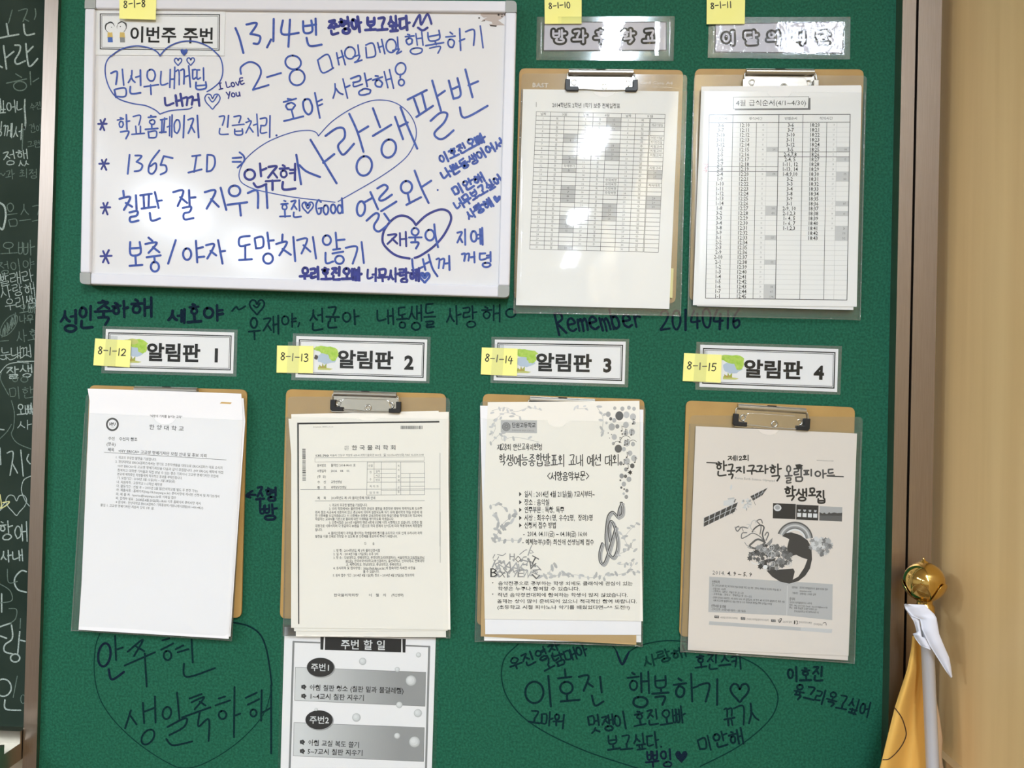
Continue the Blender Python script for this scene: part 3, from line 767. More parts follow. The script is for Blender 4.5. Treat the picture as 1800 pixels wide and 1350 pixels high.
raw(b, z3, [[(345, 655), (350, 700)], [(315, 718), (400, 705), (350, 805)], [(365, 750), (415, 780)], [(445, 690), (450, 800)], [(395, 825), (455, 815), (450, 850), (400, 865), (405, 900), (465, 890)],
 [(480, 690), (570, 678)], [(505, 690), (510, 785)], [(548, 690), (545, 780)], [(490, 795), (600, 780)], [(595, 665), (625, 790)], [(610, 735), (650, 730)], [(555, 830), (570, 890), (635, 872)],
 [(740, 665), (820, 655), (775, 775)], [(795, 705), (850, 750)], [(865, 650), (870, 770)], [(870, 710), (915, 705)], [(815, 790), (880, 780), (870, 820), (825, 835), (830, 880), (900, 870)],
 [(990, 665), (1075, 655), (1005, 795)], [(1040, 720), (1100, 780)], [(1115, 630), (1160, 805)], ell(1225, 655, 45, 42), [(1170, 765), (1325, 745)], [(1265, 755), (1275, 850)],
 [(1330, 672), (1405, 655), (1410, 790)], [(1475, 610), (1485, 790)]], 4.0, BLUE, D)
NXT(face)
raw(b, z3, [[(400, 1060), (405, 1160), (480, 1150), (475, 1060)], [(405, 1110), (478, 1105)], [(440, 1165), (445, 1235)], [(395, 1248), (495, 1240)],
 [(545, 1025), (575, 1050)], [(520, 1075), (610, 1065), (545, 1145)], [(580, 1100), (630, 1140)], [(530, 1180), (640, 1165)], [(590, 1175), (595, 1220)], ell(595, 1255, 32, 38),
 [(760, 1045), (700, 1230)], ell(850, 1155, 32, 45), [(920, 1050), (930, 1220)], [(930, 1110), (975, 1100)], [(930, 1180), (985, 1175)], [(1000, 1085), (1065, 1080), (1010, 1190)], [(1035, 1130), (1080, 1165)], [(1095, 1045), (1130, 1230)], [(1110, 1135), (1150, 1130)],
 [(1345, 1012), (1268, 1025), (1268, 1090), (1345, 1078)], [(1310, 1085), (1310, 1190)], [(1262, 1202), (1362, 1195)], [(1385, 1040), (1395, 1105)], [(1385, 1030), (1445, 1020), (1450, 1095), (1395, 1110)], [(1485, 985), (1500, 1110)], [(1490, 1050), (1535, 1045)], ell(1490, 1190, 38, 40),
 [(1605, 1000), (1602, 1050)], [(1555, 1075), (1640, 1060), (1580, 1165)], [(1605, 1115), (1670, 1160)], [(1690, 1020), (1705, 1210)]], 3.9, BLUE, D)
raw(b, z4, [[(100, 910), (180, 900), (135, 1015)], [(150, 950), (205, 1000)], [(225, 885), (250, 1055)], ell(335, 910, 32, 38), [(405, 850), (415, 975)], [(410, 910), (475, 905)], [(325, 1010), (330, 1090), (385, 1078)], [(385, 985), (440, 978)], [(380, 1015), (465, 1000)], ell(435, 1065, 34, 32),
 [(485, 970), (575, 965), (540, 1095)], [(610, 925), (628, 1090)]], 3.7, BLUE, D)
NXT(face)
raw(b, z2, [[(50, 178), (75, 240), (100, 335)], [(120, 155), (185, 148), (145, 215)], [(145, 215), (205, 230), (195, 275), (165, 275)], [(275, 250), (250, 300)], [(292, 120), (290, 260)], [(350, 130), (345, 215), (450, 208)], [(395, 125), (385, 295)],
 [(478, 135), (485, 205), (535, 198), (530, 130)], [(482, 165), (530, 160)], [(530, 160), (560, 155)], [(557, 118), (560, 220)], [(500, 240), (520, 290), (595, 282)]], 4.0, BLUE, D)
NXT(face)
raw(b, z2, [[(85, 468), (85, 425), (140, 392), (195, 415), (210, 470), (160, 568)], [(160, 568), (260, 538)], [(250, 488), (338, 462)], ell(415, 395, 50, 43, .3), ell(440, 490, 48, 50, .3)], 3.4, BLUE, D)
NXT(face)
hw(b, '준형아', z2(635, 180), z2(850, 150), 26, 5.2, NAVY, D, rot=2); hw(b, '보고싶다', z2(870, 160), z2(1155, 145), 25, 5.0, NAVY, D, rot=2)
raw(b, z2, [[(1175, 165), (1215, 95), (1225, 155), (1265, 90), (1290, 150)], [(1205, 175), (1235, 192), (1265, 175)]], 4.2, NAVY, D)
NXT(face)
raw(b, z2, [[(570, 380), (600, 460), (670, 430)], [(570, 380), (635, 345), (665, 430)], [(690, 335), (705, 410)], [(695, 370), (735, 355)], [(720, 320), (745, 410)], ell(775, 335, 33, 38), [(825, 285), (832, 350)], [(795, 360), (835, 350), (825, 380), (805, 395), (850, 380)],
 [(875, 300), (880, 365)], [(875, 285), (920, 275), (935, 350), (885, 365)], [(950, 270), (965, 330)], [(975, 250), (995, 340)], [(955, 300), (985, 290)], ell(1035, 290, 32, 42), [(1075, 235), (1080, 310)], [(1045, 320), (1085, 310), (1070, 340), (1100, 325)]], 3.0, BLUE, D)
hw(b, '행복하기', z2(1115, 285), z2(1640, 235), 38, 3.0, BLUE, D, rot=3)
NXT(face)
hw(b, '사랑해', z2(650, 575), z2(1050, 500), 36, 3.1, BLUE, D, rot=3)
raw(b, z2, [ell(1095, 435, 32, 38, .3), [(1095, 470), (1092, 492)], ell(1100, 522, 18, 20)], 3.1, BLUE, D)
NXT(face)
hw(b, '호야', z2(335, 710), z2(610, 660), 44, 3.4, BLUE, D, rot=3)
NXT(face)
raw(b, z2, [[(435, 980), (465, 1165)], [(455, 1045), (500, 1085), (585, 1120)], [(525, 885), (600, 1010), (690, 1160)], [(605, 1030), (675, 975)],
 [(620, 860), (690, 812), (735, 815), (740, 870), (700, 920), (715, 965), (740, 975), (800, 910)], [(770, 720), (820, 830), (860, 960)], [(825, 840), (890, 800)], ell(865, 1050, 48, 62, .2),
 [(920, 685), (965, 805)], [(920, 860), (1035, 790)], ell(1020, 940, 45, 58, .25), [(1060, 740), (1110, 880)], [(1090, 800), (1140, 775)], [(1095, 680), (1140, 800), (1200, 940)],
 [(1140, 630), (1260, 570)], [(1180, 625), (1215, 725)], [(1230, 590), (1255, 690)], [(1195, 740), (1300, 670)], [(1295, 510), (1350, 700)], [(1325, 610), (1375, 575)], [(1285, 765), (1345, 715), (1390, 720), (1370, 775), (1310, 840), (1330, 875), (1370, 875), (1430, 825)],
 [(1400, 510), (1430, 625)], [(1430, 625), (1475, 600), (1455, 495)], [(1420, 565), (1465, 545)], [(1505, 440), (1550, 615)], [(1525, 540), (1585, 515)], [(1470, 680), (1500, 745), (1645, 670)]], 4.0, BLUE, D)
raw(b, z2, [[(575, 860), (555, 835), (500, 825), (400, 840), (250, 900), (130, 990), (80, 1070), (75, 1130), (110, 1170), (200, 1205), (400, 1245), (560, 1265), (680, 1280)], [(700, 1275), (760, 1240), (950, 1130), (1080, 1040), (1150, 970), (1190, 880), (1190, 800), (1150, 720), (1080, 660), (1000, 635), (900, 640), (780, 690), (660, 770), (575, 860)]], 1.8, BLUE, D)
NXT(face)
raw(b, z2, [ell(140, 1105, 33, 32), [(205, 1035), (212, 1115)], [(210, 1080), (245, 1065)], [(165, 1160), (190, 1185), (245, 1165)]], 4.2, NAVY, D)
for c, bx in (('주', (235, 1050, 335, 1210)), ('현', (318, 1030, 445, 1200))):
    zch(z2, c, bx, 4.0, NAVY, D)
NXT(face)
raw(b, z4, [ell(605, 660, 32, 58, .1), [(625, 615), (695, 575)], [(680, 530), (740, 665)], [(735, 500), (790, 472), (815, 500), (755, 570), (755, 595), (790, 590), (850, 550)], [(765, 680), (885, 605)], ell(965, 490, 44, 48, .2), [(975, 540), (990, 610)], [(965, 630), (1080, 570)], [(1030, 360), (1080, 490), (1140, 615)], [(1085, 490), (1160, 440)],
 [(650, 755), (715, 700), (745, 705), (740, 740), (710, 790), (715, 825), (750, 840), (810, 795)], [(790, 700), (835, 765)]], 4.0, BLUE, D)
b.disc(z4(1212, 513), 1.8, 1.8, D, BLUE, 10)
NXT(face)
raw(b, z4, [[(1040, 790), (1010, 750), (960, 720), (900, 720), (840, 760), (790, 830), (775, 900), (790, 950), (850, 1010), (910, 1040), (990, 1055)], [(1030, 1050), (1080, 1030), (1180, 960), (1260, 870), (1315, 760), (1310, 700), (1270, 670), (1210, 672), (1120, 715), (1040, 790)]], 4.2, NAVY, D)
for c, bx, M in (('재', (805, 850, 980, 960), NAVY), ('욱', (975, 810, 1090, 985), BLUE), ('꺼', (1195, 1045, 1325, 1150), BLUE), ('지', (1360, 835, 1450, 950), BLUE), ('예', (1465, 820, 1575, 955), BLUE), ('꺼', (1400, 1000, 1520, 1085), BLUE), ('뎡', (1535, 995, 1645, 1125), BLUE)):
    zch(z4, c, bx, 3.6, M, D)
raw(b, z4, [ell(1150, 870, 35, 42), [(1185, 785), (1195, 880), (1215, 965)], [(1010, 1060), (1025, 1145), (1095, 1120)], [(1095, 1060), (1115, 1145)], [(1105, 1100), (1150, 1080)], [(1140, 1025), (1170, 1130), (1210, 1195)]], 3.8, BLUE, D)
NXT(face)
hw(b, '우리호진오빠', z4(120, 1175), z4(615, 1175), 23, 5.0, NAVY, D, rot=2); hw(b, '너무사랑해', z4(650, 1185), z4(1070, 1190), 23, 4.4, NAVY, D, rot=2)
raw(b, z4, [heart(1110, 1205, 40), [(1085, 1185), (1110, 1210), (1135, 1175)]], 4.0, BLUE, D)
NXT(face)
for s, a, e in (('이호진오빠', (1225, 275), (1590, 95)), ('나쁜동생이어서', (1245, 405), (1730, 130)), ('미안해', (1330, 530), (1575, 400)), ('너무보고싶어', (1350, 645), (1715, 415)), ('사랑해', (1440, 720), (1640, 600))):
    hw(b, s, z4(*a), z4(*e), 17, 4.0, BLUE, D, rot=3)
b.poly([z4(*p) for p in heart(1682, 585, 34)], D, BLUE)
NXT(face)
hw(b, '호진', z3(1575, 800), z3(1760, 790), 33, 3.2, BLUE, D); raw(b, z4, [heart(185, 650, 46), [(165, 620), (185, 660), (205, 625)]], 2.8, BLUE, D)
hw(b, 'Good', z4(240, 650), z4(470, 640), 26, 3.4, BLUE, D, rot=2)
b.build('marker_message', face)

# ------------------------------------------------------------------ signs and sticky notes
def ring(b, q, m0, m1, d, M):
    """printed border between two insets (u, v)"""
    (a, c), (e, f) = m0, m1
    for pts in (((a, c), (1 - a, c), (1 - e, f), (e, f)), ((1 - a, c), (1 - a, 1 - c), (1 - e, 1 - f), (1 - e, f)), ((1 - a, 1 - c), (a, 1 - c), (e, 1 - f), (1 - e, 1 - f)), ((a, 1 - c), (a, c), (e, f), (e, 1 - f))):
        b.poly([q(*p) for p in pts], d, M)
G_LEAF = mat('print_leaf_green', (164, 206, 66), rough=0.8, noise=(200, (196, 220, 100), 2, (1, 1, 1)))
G_SKY = mat('print_pale_blue', (190, 204, 222), rough=0.8)
G_BRN = mat('print_brown', (196, 150, 84), rough=0.8, noise=(300, (160, 190, 70), 2, (1, 1, 1)))
G_YEL = mat('print_yellow_green', (206, 206, 120), rough=0.8)
SKIN = mat('print_skin', (240, 222, 206), rough=0.8); HAIRP = mat('print_hair', (90, 80, 74), rough=0.8); BLUEP = mat('print_blue', (70, 110, 190), rough=0.8); OCHP = mat('print_ochre', (222, 190, 110), rough=0.8)
def blob(q, cu, cv, ru, rv, n=18, w=.16, seed=0):
    R = random.Random(seed)
    return [q(cu + ru * (1 + R.uniform(-w, w)) * math.cos(2 * math.pi * i / n), cv + rv * (1 + R.uniform(-w, w)) * math.sin(2 * math.pi * i / n)) for i in range(n)]
def note(px, s, label, d, p0, p1, h, tape=None, curl=0.004, base=0.0):
    o = thing('sticky_note', px[3], d, label, 'sticky note', 'numbered yellow sticky notes')
    b = MB(); b.sheet(px, d, NOTE, thick=0.00015, nu=6, nv=8); b.build('paper', o)
    b = MB(); hw(b, s, p0, p1, h, 1.7, PEN, d + 0.0002, jit=.02, rot=2); b.build('handwriting', o)
    if tape:
        b = MB(); b.sheet(tape, d + 0.0006, TAPE, thick=0.00005, nu=3, nv=3); b.build('clear_tape', o)
SG = [((186, 578.5), (411.8, 584.3), (409.8, 656.7), (184, 651)), ((520.9, 590.7), (751, 596.8), (749, 670), (519.4, 663.3)),
      ((869.9, 596.8), (1100, 600.5), (1098, 675.5), (867.7, 668.4)), ((1231, 605.8), (1473.7, 613.4), (1471.5, 689), (1229.4, 680))]
SF = [((180.5, 573), (417.6, 579.5), (415.5, 662), (178, 656)), ((515, 586), (757, 592), (755, 674), (512, 668)), ((864, 592), (1106, 596), (1104, 681), (862, 673)), ((1224.5, 601), (1480, 608.5), (1477, 694), (1222, 685))]
NT = [((167.3, 594.8), (230.6, 598.5), (228, 645.7), (164, 642)), ((487, 607.3), (551, 608.3), (550, 656), (486, 655)), ((847, 610.7), (910, 612.7), (908.7, 660.9), (845, 658)), ((1202.5, 620.5), (1268.8, 623.7), (1267, 672.8), (1199.9, 669.7))]
for i in range(4):
    n = i + 1
    q = quad(SG[i])
    o = thing('notice_sign', SG[i][3], 0.0008, 'laminated notice board sign numbered %d, above the %s lower clipboard' % (n, ('first', 'second', 'third', 'fourth')[i]), 'sign', 'numbered laminated signs above the lower clipboards')
    b = MB(); b.sheet(SG[i], 0.0010, CARD, nu=4, nv=3); b.build('card', o)
    b = MB(); D = 0.0011
    ring(b, q, (.020, .075), (.028, .10), D, ink(30)); ring(b, q, (.033, .118), (.0365, .130), D, ink(60))
    D = 0.00115
    b.poly(blob(q, .235, .52, .075, .13, seed=i + 9), D, G_SKY)
    b.poly(blob(q, .25, .33, .075, .10, seed=i), D + 2e-5, G_LEAF); b.poly(blob(q, .285, .42, .038, .15, seed=i + 5), D + 3e-5, G_LEAF); b.poly(blob(q, .2, .29, .06, .07, seed=i + 3), D + 4e-5, G_YEL if i == 0 else G_LEAF)
    b.poly([q(*p) for p in ((.17, .80), (.26, .80), (.285, .77), (.22, .74), (.17, .73))], D + 3e-5, G_YEL)
    b.poly([q(*p) for p in ((.175, .76), (.18, .68), (.2, .72), (.205, .63), (.215, .71), (.235, .64), (.235, .76))], D + 5e-5, G_BRN)
    if i == 1:
        b.poly(blob(q, .155, .5, .014, .06, seed=2), D + 6e-5, HAIRP)
    xs = (.315, .745) if i else (.32, .74)
    text(b, '알림판', q(xs[0], .535), q(xs[1], .535), 31, ink(20), D, bold=0.034, res=3)
    text(b, str(n), q(.83, .56), q(.90, .56), 30, ink(20), D, bold=0.04, res=3)
    b.build('printing', o)
    b = MB(); b.sheet(SF[i], 0.0004, FILM_LAMB, thick=0.0001, nu=2, nv=2); b.build('laminate_backing', o)
    b = MB(); b.sheet(SF[i], 0.0016, FILM_LAM, nu=6, nv=4, fn=lambda u, v: 0.0004 * math.sin(math.pi * u)); b.build('laminate_film', o)
    a = NT[i]; nq = quad(a)
    tp = [nq(-.06, -.1), nq(1.0, -.1), nq(1.02, .62), nq(-.08, .62)]
    note(a, '8-1-1%d' % (n + 1), 'yellow sticky note reading 8-1-1%d stuck over sign numbered %d' % (n + 1, n), 0.0024, nq(.09, (.42, .40, .36, .42)[i]), nq(.88, (.46, .45, .45, .46)[i]), 12.5, tape=[nq(.3, -.14), nq(.62, -.14), nq(.60, 1.04), nq(.28, 1.04)])

# duty sign on the whiteboard
o = thing('duty_sign', (164, 97), 0.0146, 'laminated duty sign with two small cartoon children, on the whiteboard', 'sign')
q8 = ((164, 17.5), (396, 19.4), (394, 98), (164, 96.5)); qq = quad(((175.5, 23.6), (386.7, 25), (386, 89), (175.5, 86.7)))
b = MB(); b.sheet(q8, 0.0148, CARD, nu=4, nv=3); b.build('card', o)
b = MB(); D = 0.0149
ring(b, qq, (0, 0), (.008, .024), D, ink(30)); ring(b, qq, (.015, .05), (.0185, .062), D, ink(70))
text(b, '이번주 주번', qq(.245, .58), qq(.955, .60), 28, ink(20), D, bold=0.02, res=3)
for cu, cv, fl, cloth in ((.083, .38, -1, BLUEP), (.185, .36, 1, OCHP)):
    b.poly(blob(qq, cu, cv, .042, .15, seed=3 if fl < 0 else 4, w=.1), D, ink(70)); b.poly(blob(qq, cu + .004 * -fl, cv + .02, .036, .13, w=.05), D + 2e-5, CARD)
    b.poly([qq(*p) for p in ((cu - .018, .52), (cu + .02, .52), (cu + .026, .68), (cu - .02, .68))], D, OCHP)
    b.poly([qq(*p) for p in ((cu - .018, .66), (cu + .022, .66), (cu + .026, .80), (cu - .016, .80))], D + 2e-5, cloth if fl < 0 else ink(150))
    b.disc(qq(cu + .014 * -fl, cv), .9, .9, D + 4e-5, ink(50), 8)
b.build('printing', o)
b = MB(); b.sheet(q8, 0.0154, FILM_LAM, nu=4, nv=3); b.build('laminate_film', o)
b = MB(); raw(b, z1, [[(1012, 352), (990, 325), (940, 302), (860, 290), (770, 310), (700, 355)], [(1012, 352), (1060, 300), (1140, 265), (1230, 262), (1320, 295), (1385, 352)]], 2.3, BLUE, 0.0157)
b.poly([z1(*p) for p in heart(1165, 330, 24)], 0.0157, BLUE); b.build('marker_heart', o)
a = ((210, -11), (275, -11), (273.6, 34.7), (209.7, 32.8)); nq = quad(a)
note(a, '8-1-8', 'yellow sticky note reading 8-1-8 on the duty sign of the whiteboard', 0.0200, nq(.1, .42), nq(.72, .36), 13)

# after-school sign and this-month sign above the upper clipboards: bubble letters under shiny film
def bubble_sign(name, label, cq, fq, letters, fn, FM=FILM_SHINY):
    o = thing(name, cq[3], 0.0008, label, 'sign', 'lilac bubble letter signs in shiny sleeves')
    q = quad(cq)
    b = MB(); b.sheet(cq, 0.0010, CARD_L, nu=4, nv=3); b.build('card', o)
    b = MB(); D = 0.0011
    ring(b, q, (0, 0), (.008, .03), D, ink(90))
    for M, w_, dd in ((ink(16), 11.5, D), (CARD_L, 3.7, D + 5e-5)):
        for c, (u, v, s) in letters:
            cx, cy = q(u, v)
            for st in letter(c):
                b.stroke([(cx + (x - .5) * 22, cy + (y - .5) * 21) for x, y in st], w_, dd, M)
    b.build('printing', o)
    b = MB(); b.sheet(fq, 0.0004, FILM_LAMB, thick=0.0001, nu=2, nv=2); b.build('sleeve_backing', o)
    b = MB(); b.sheet(fq, 0.0022, FM, nu=24, nv=8, fn=fn); b.build('plastic_sleeve', o, smooth=True)
bubble_sign('after_school_sign', 'lilac bubble letter sign over the crumpled schedule clipboard beside the whiteboard',
    ((955.6, 38), (1172, 38), (1172, 89), (954.4, 89.6)), ((943.6, 29.6), (1186, 28.5), (1184, 107), (942.6, 105.6)),
    (('방', (.128, .5, .060)), ('과', (.295, .5, .060)), ('후', (.47, .5, .060)), ('학', (.685, .5, .060)), ('교', (.865, .5, .060))),
    lambda u, v: 0.0030 * math.sin(math.pi * u) + 0.0016 * math.exp(-((u - .93) / .03) ** 2))
bubble_sign('month_sign', 'lilac bubble letter sign half hidden by glare, over the meal timetable clipboard',
    ((1257, 41), (1483, 38), (1483, 94), (1256, 92)), ((1246, 30), (1495, 29.6), (1494, 104.4), (1244, 101.6)),
    (('이', (.11, .5, .058)), ('달', (.28, .5, .058)), ('의', (.46, .5, .058)), ('식', (.66, .5, .058)), ('단', (.84, .5, .058))),
    lambda u, v: 0.0004 * math.sin(math.pi * u) + (0.0278 * (u - .49) + 0.0115 * (u - .49) ** 2 if u > .49 else 0.0), FILM_CRINKLE)
a = ((957, -12), (1022.4, -12), (1022.4, 41.6), (957.6, 42)); nq = quad(a)
note(a, '8-1-10', 'yellow sticky note reading 8-1-10 at the top edge, right of the whiteboard', 0.0036, nq(.1, .42), nq(.70, .38), 10)
a = ((1242.4, -12), (1310, -12), (1309, 42), (1242, 42.6)); nq = quad(a)
note(a, '8-1-11', 'yellow sticky note reading 8-1-11 on the glare-covered bubble letter sign', 0.0036, nq(.09, .40), nq(.66, .37), 11)

# ------------------------------------------------------------------ clipboards with clear document sleeves
ORD = {}
def clip_at(parent, A, B, d, caps=RUBBER):
    ex = ((B[0] - A[0]) / 110.0, (B[1] - A[1]) / 110.0); ey = (-ex[1], ex[0])
    T = lambda x, y: (A[0] + ex[0] * x + ey[0] * y, A[1] + ex[1] * x + ey[1] * y)
    b = MB()
    # pressed plate: flat flange, raised domed middle
    pl = rounded([T(-2, 8), T(113, 8), T(116, 38), T(-5, 38)], 4)
    b.slab(pl, d, d + 0.0012, CHROME)
    dome = rounded([T(16, 13), T(96, 13), T(104, 36), T(8, 36)], 5)
    b.slab(dome, d, d + 0.0028, CHROME)
    clip = b.build('clip', parent)
    bv = clip.modifiers.new('bevel', 'BEVEL'); bv.width = 0.0012; bv.segments = 3
    # rolled spring lever
    b = MB(); n = 14; vs = []; fs = []
    r = 0.0036
    c0, c1 = P(*T(0, 4.6), d + 0.0046), P(*T(110, 4.6), d + 0.0046)
    ax = (c1 - c0).normalized(); up = Vector((0, -1, 0)).cross(ax); up = ax.cross(Vector((0, 1, 0))); 
    for k in range(n):
        t = 2 * math.pi * k / n
        off = up * (math.cos(t) * r) + Vector((0, math.sin(t) * r, 0))
        vs += [c0 + off, c1 + off]
    for k in range(n):
        j = (k + 1) % n
        fs.append([2 * k, 2 * j, 2 * j + 1, 2 * k + 1])
    fs += [[2 * k for k in range(n)], [2 * k + 1 for k in range(n)][::-1]]
    b.add(vs, fs, STEEL)
    b.slab([T(0, -.5), T(110, -.5), T(110, 4), T(0, 4)], d + 0.001, d + 0.0046, STEEL)
    lev = b.build('spring_lever', clip, smooth=False)
    b = MB(); b.slab([T(47, -1.2), T(63, -1.2), T(61, 1.0), T(56, 1.8), T(49, 1.0)], d + 0.0035, d + 0.0052, HOLE); b.build('hanging_hole', clip)
    # eyelets
    for (x, y, r0, dd) in ((9.5, 22, 6.3, .0012), (101, 23, 6.3, .0012), (61, 28.5, 6.2, .0030)):
        b = MB(); segs = 20; prof = ((1.0, 0.0), (.92, .0007), (.72, .0009), (.52, .0005), (.45, -.0004)); vs = []; fs = []
        cx, cy = T(x, y); cen = P(cx, cy, d + dd); rr = r0 * (1.1 - d) / F_PX
        for (pr, pz) in prof:
            for k in range(segs):
                t = 2 * math.pi * k / segs
                vs.append(cen + Vector((math.cos(t) * rr * pr, -pz, math.sin(t) * rr * pr)))
        for i in range(len(prof) - 1):
            for k in range(segs):
                j = (k + 1) % segs
                fs.append([i * segs + k, i * segs + j, (i + 1) * segs + j, (i + 1) * segs + k])
        b.add(vs, fs, STEEL)
        vs = [cen + Vector((math.cos(2 * math.pi * k / segs) * rr * .47, .0003, math.sin(2 * math.pi * k / segs) * rr * .47)) for k in range(segs)]
        b.add(vs, [list(range(segs))], HOLE if dd < .002 else CHROME)
        b.build('eyelet', clip, smooth=True)
    # spring wire round the jaw
    def tube(pts, r, M):
        b = MB(); n = 8; vs = []; fs = []; P3 = [P(*T(x, y), dd) for x, y, dd in pts]
        for i, p in enumerate(P3):
            t = (P3[min(i + 1, len(P3) - 1)] - P3[max(i - 1, 0)]).normalized()
            u = t.cross(Vector((0, 1, 0))).normalized(); w = t.cross(u)
            for k in range(n):
                a = 2 * math.pi * k / n
                vs.append(p + u * (math.cos(a) * r) + w * (math.sin(a) * r))
        for i in range(len(P3) - 1):
            for k in range(n):
                j = (k + 1) % n
                fs.append([i * n + k, i * n + j, (i + 1) * n + j, (i + 1) * n + k])
        b.add(vs, fs + [list(range(n))[::-1], [(len(P3) - 1) * n + k for k in range(n)]], M)
        return b
    dw = d + 0.0042
    pts = [(0, 5, dw), (-2.5, 8, dw), (-3, 16, dw), (-3, 28, dw), (-1, 32.5, dw), (4, 33, dw), (30, 33, dw), (52, 34.6, dw), (80, 34.5, dw), (104, 33.5, dw), (112, 33, dw), (114.5, 29, dw), (114.5, 14, dw), (113, 8, dw), (110, 5, dw)]
    tube(pts, 0.0008, STEEL).build('spring_wire', clip, smooth=True)
    for pts in ([(-6, 16), (3, 16), (3, 28.5), (17, 28.5), (17, 36), (-3, 36), (-6, 33)], [(109.5, 16), (118.5, 16), (118.5, 33), (115.5, 36), (97, 36), (97, 28.5), (109.5, 28.5)]):
        b = MB(); b.slab([T(*p) for p in pts], d + 0.0016, d + 0.0066, caps); o = b.build('corner_cap', clip)
        bv = o.modifiers.new('bevel', 'BEVEL'); bv.width = 0.0008; bv.segments = 2
def clipboard(corners, A, B, label, caps=RUBBER, dclip=0.0064):
    o = thing('clipboard', corners[3], 0.002, label, 'clipboard', 'brown hardboard clipboards with metal clips')
    b = MB(); b.slab(rounded(corners, 11), 0.002, 0.005, HARDB); b.build('board', o)
    clip_at(o, A, B, dclip, caps)
    return o
def arcnotch(q, u, r, h, n=12):
    """points along the opening edge from left to right with a thumb notch"""
    pts = [q(0, 0)]
    for k in range(n + 1):
        t = math.pi * k / n
        pts.append(q(u - r * math.cos(t), h * math.sin(t)))
    pts.append(q(1, 0))
    return pts
def sleeve(front, back_top, label, d, M, fn=None, notch=(.5, .07, .03)):
    """clear document sleeve: back film reaching up under the clip, front film with a thumb notch"""
    o = thing('document_sleeve', front[3], 0.0054, label, 'document sleeve', 'clear plastic document sleeves')
    b = MB(); b.slab(rounded([back_top[0], back_top[1], front[2], front[3]], 8), 0.0055, 0.0057, FILM_BACK); b.build('back_film', o)
    q = quad(front)
    b = MB(); nu, nv = 40, 48
    vs = []; fs = []; nu_, h, r = notch[0], notch[2], notch[1]
    for j in range(nv + 1):
        for i in range(nu + 1):
            u = i / nu; v = j / nv
            v0 = h * math.sqrt(max(0.0, 1 - ((u - nu_) / r) ** 2)) if abs(u - nu_) < r else 0.0
            vv = v0 + (1 - v0) * v
            e = min(1.0, min(u, 1 - u) / .03) * min(1.0, (1 - vv) / .03 + .0)
            e = e * e * (3 - 2 * e)
            base = 0.0060 + (d - 0.0060) * e
            vs.append(P(*q(u, vv), base + (fn(u, vv) * e if fn else 0.0)))
    for j in range(nv):
        for i in range(nu):
            a = j * (nu + 1) + i
            fs.append([a, a + nu + 1, a + nu + 2, a + 1])
    b.add(vs, fs, M)
    ff = b.build('front_film', o, smooth=True)
    # welded rim of the front film
    b = MB()
    top = arcnotch(q, nu_, r, h)
    b.stroke(top, 1.3, d + 0.0003, FILM, smooth=False)
    b.build('opening_edge', o)
    # shiny bead added down both sides and along the bottom to catch lamp glints
    b = MB(); n = 8; rr = 0.0008
    path = [q(.004, t / 30) for t in range(31)] + [q(.004 + .992 * t / 30, .996) for t in range(1, 30)] + [q(.996, 1 - t / 30) for t in range(31)]
    P3 = [P(x, y, 0.0064 + 0.0003 * math.sin(i * 1.7)) for i, (x, y) in enumerate(path)]
    vs = []; fs = []
    for i, p_ in enumerate(P3):
        t_ = (P3[min(i + 1, len(P3) - 1)] - P3[max(i - 1, 0)]).normalized()
        u_ = t_.cross(Vector((0, 1, 0))).normalized(); w2 = t_.cross(u_)
        for k in range(n):
            a_ = 2 * math.pi * k / n
            vs.append(p_ + u_ * (math.cos(a_) * rr) + w2 * (math.sin(a_) * rr))
    for i in range(len(P3) - 1):
        for k in range(n):
            j = (k + 1) % n
            fs.append([i * n + k, i * n + j, (i + 1) * n + j, (i + 1) * n + k])
    b.add(vs, fs, FILM_GLINT); b.build('glint_bead', o, smooth=True)
    return o
def paper(corners, d, label, M=PAPER, cat='sheet of paper', group=None, name='paper_sheet'):
    o = thing(name, corners[-1], d, label, cat, group)
    b = MB(); b.slab(corners, d - 0.00025, d, M); b.build('sheet', o)
    return o
def lines(b, rows, M, d, bold=0.0):
    for s, p0, p1, h in rows:
        text(b, s, p0, p1, h, M, d, bold=bold)
def seg(b, p0, p1, w, d, M):
    b.stroke([p0, p1], w, d, M, smooth=False)

# ---------- upper schedule clipboard
clipboard([(913, 120), (1201, 123), (1187.5, 533), (903, 526)], (1000, 122), (1113, 123), 'brown clipboard with chrome clip holding the after-school calendar, nearest the whiteboard')
D0 = 0.0085
s5 = paper([(919.5, 156.6), (1193, 160.7), (1176.5, 543), (907, 536.4)], D0, 'slightly crumpled printed calendar table with grey shaded cells')
q = quad(((942.7, 196.2), (1169.3, 201.2), (1157.2, 443.6), (931.1, 437.8)))
b = MB(); D = D0 + 0.0001
z = Z(900, 110, 5.625)
text(b, '2014학년도 2학년 1학기 보충 전체일정표', z(398, 420), z(1070, 430), 9, ink(30), D, bold=.012)
seg(b, z(240, 392), z(240, 437), .8, D, ink(110))
cu = [0, .111, .22, .331, .4415, .549, .661, .771, .885, 1.0]
rows = 32
gray = {3: {5: '', 6: '1', 10: '2', 11: '3', 13: '5', 17: '6', 18: '7', 19: '8', 20: '9', 24: '10', 25: '11', 26: '12', 27: '13', 31: '14'}, 6: {1: '15', 2: '16', 3: '17', 7: '18', 8: '19', 9: '20', 10: '21', 21: '22', 22: '23', 23: '24', 24: '25'}, 9: {13: '26', 14: '27', 19: '28', 20: '29', 21: '30'}}
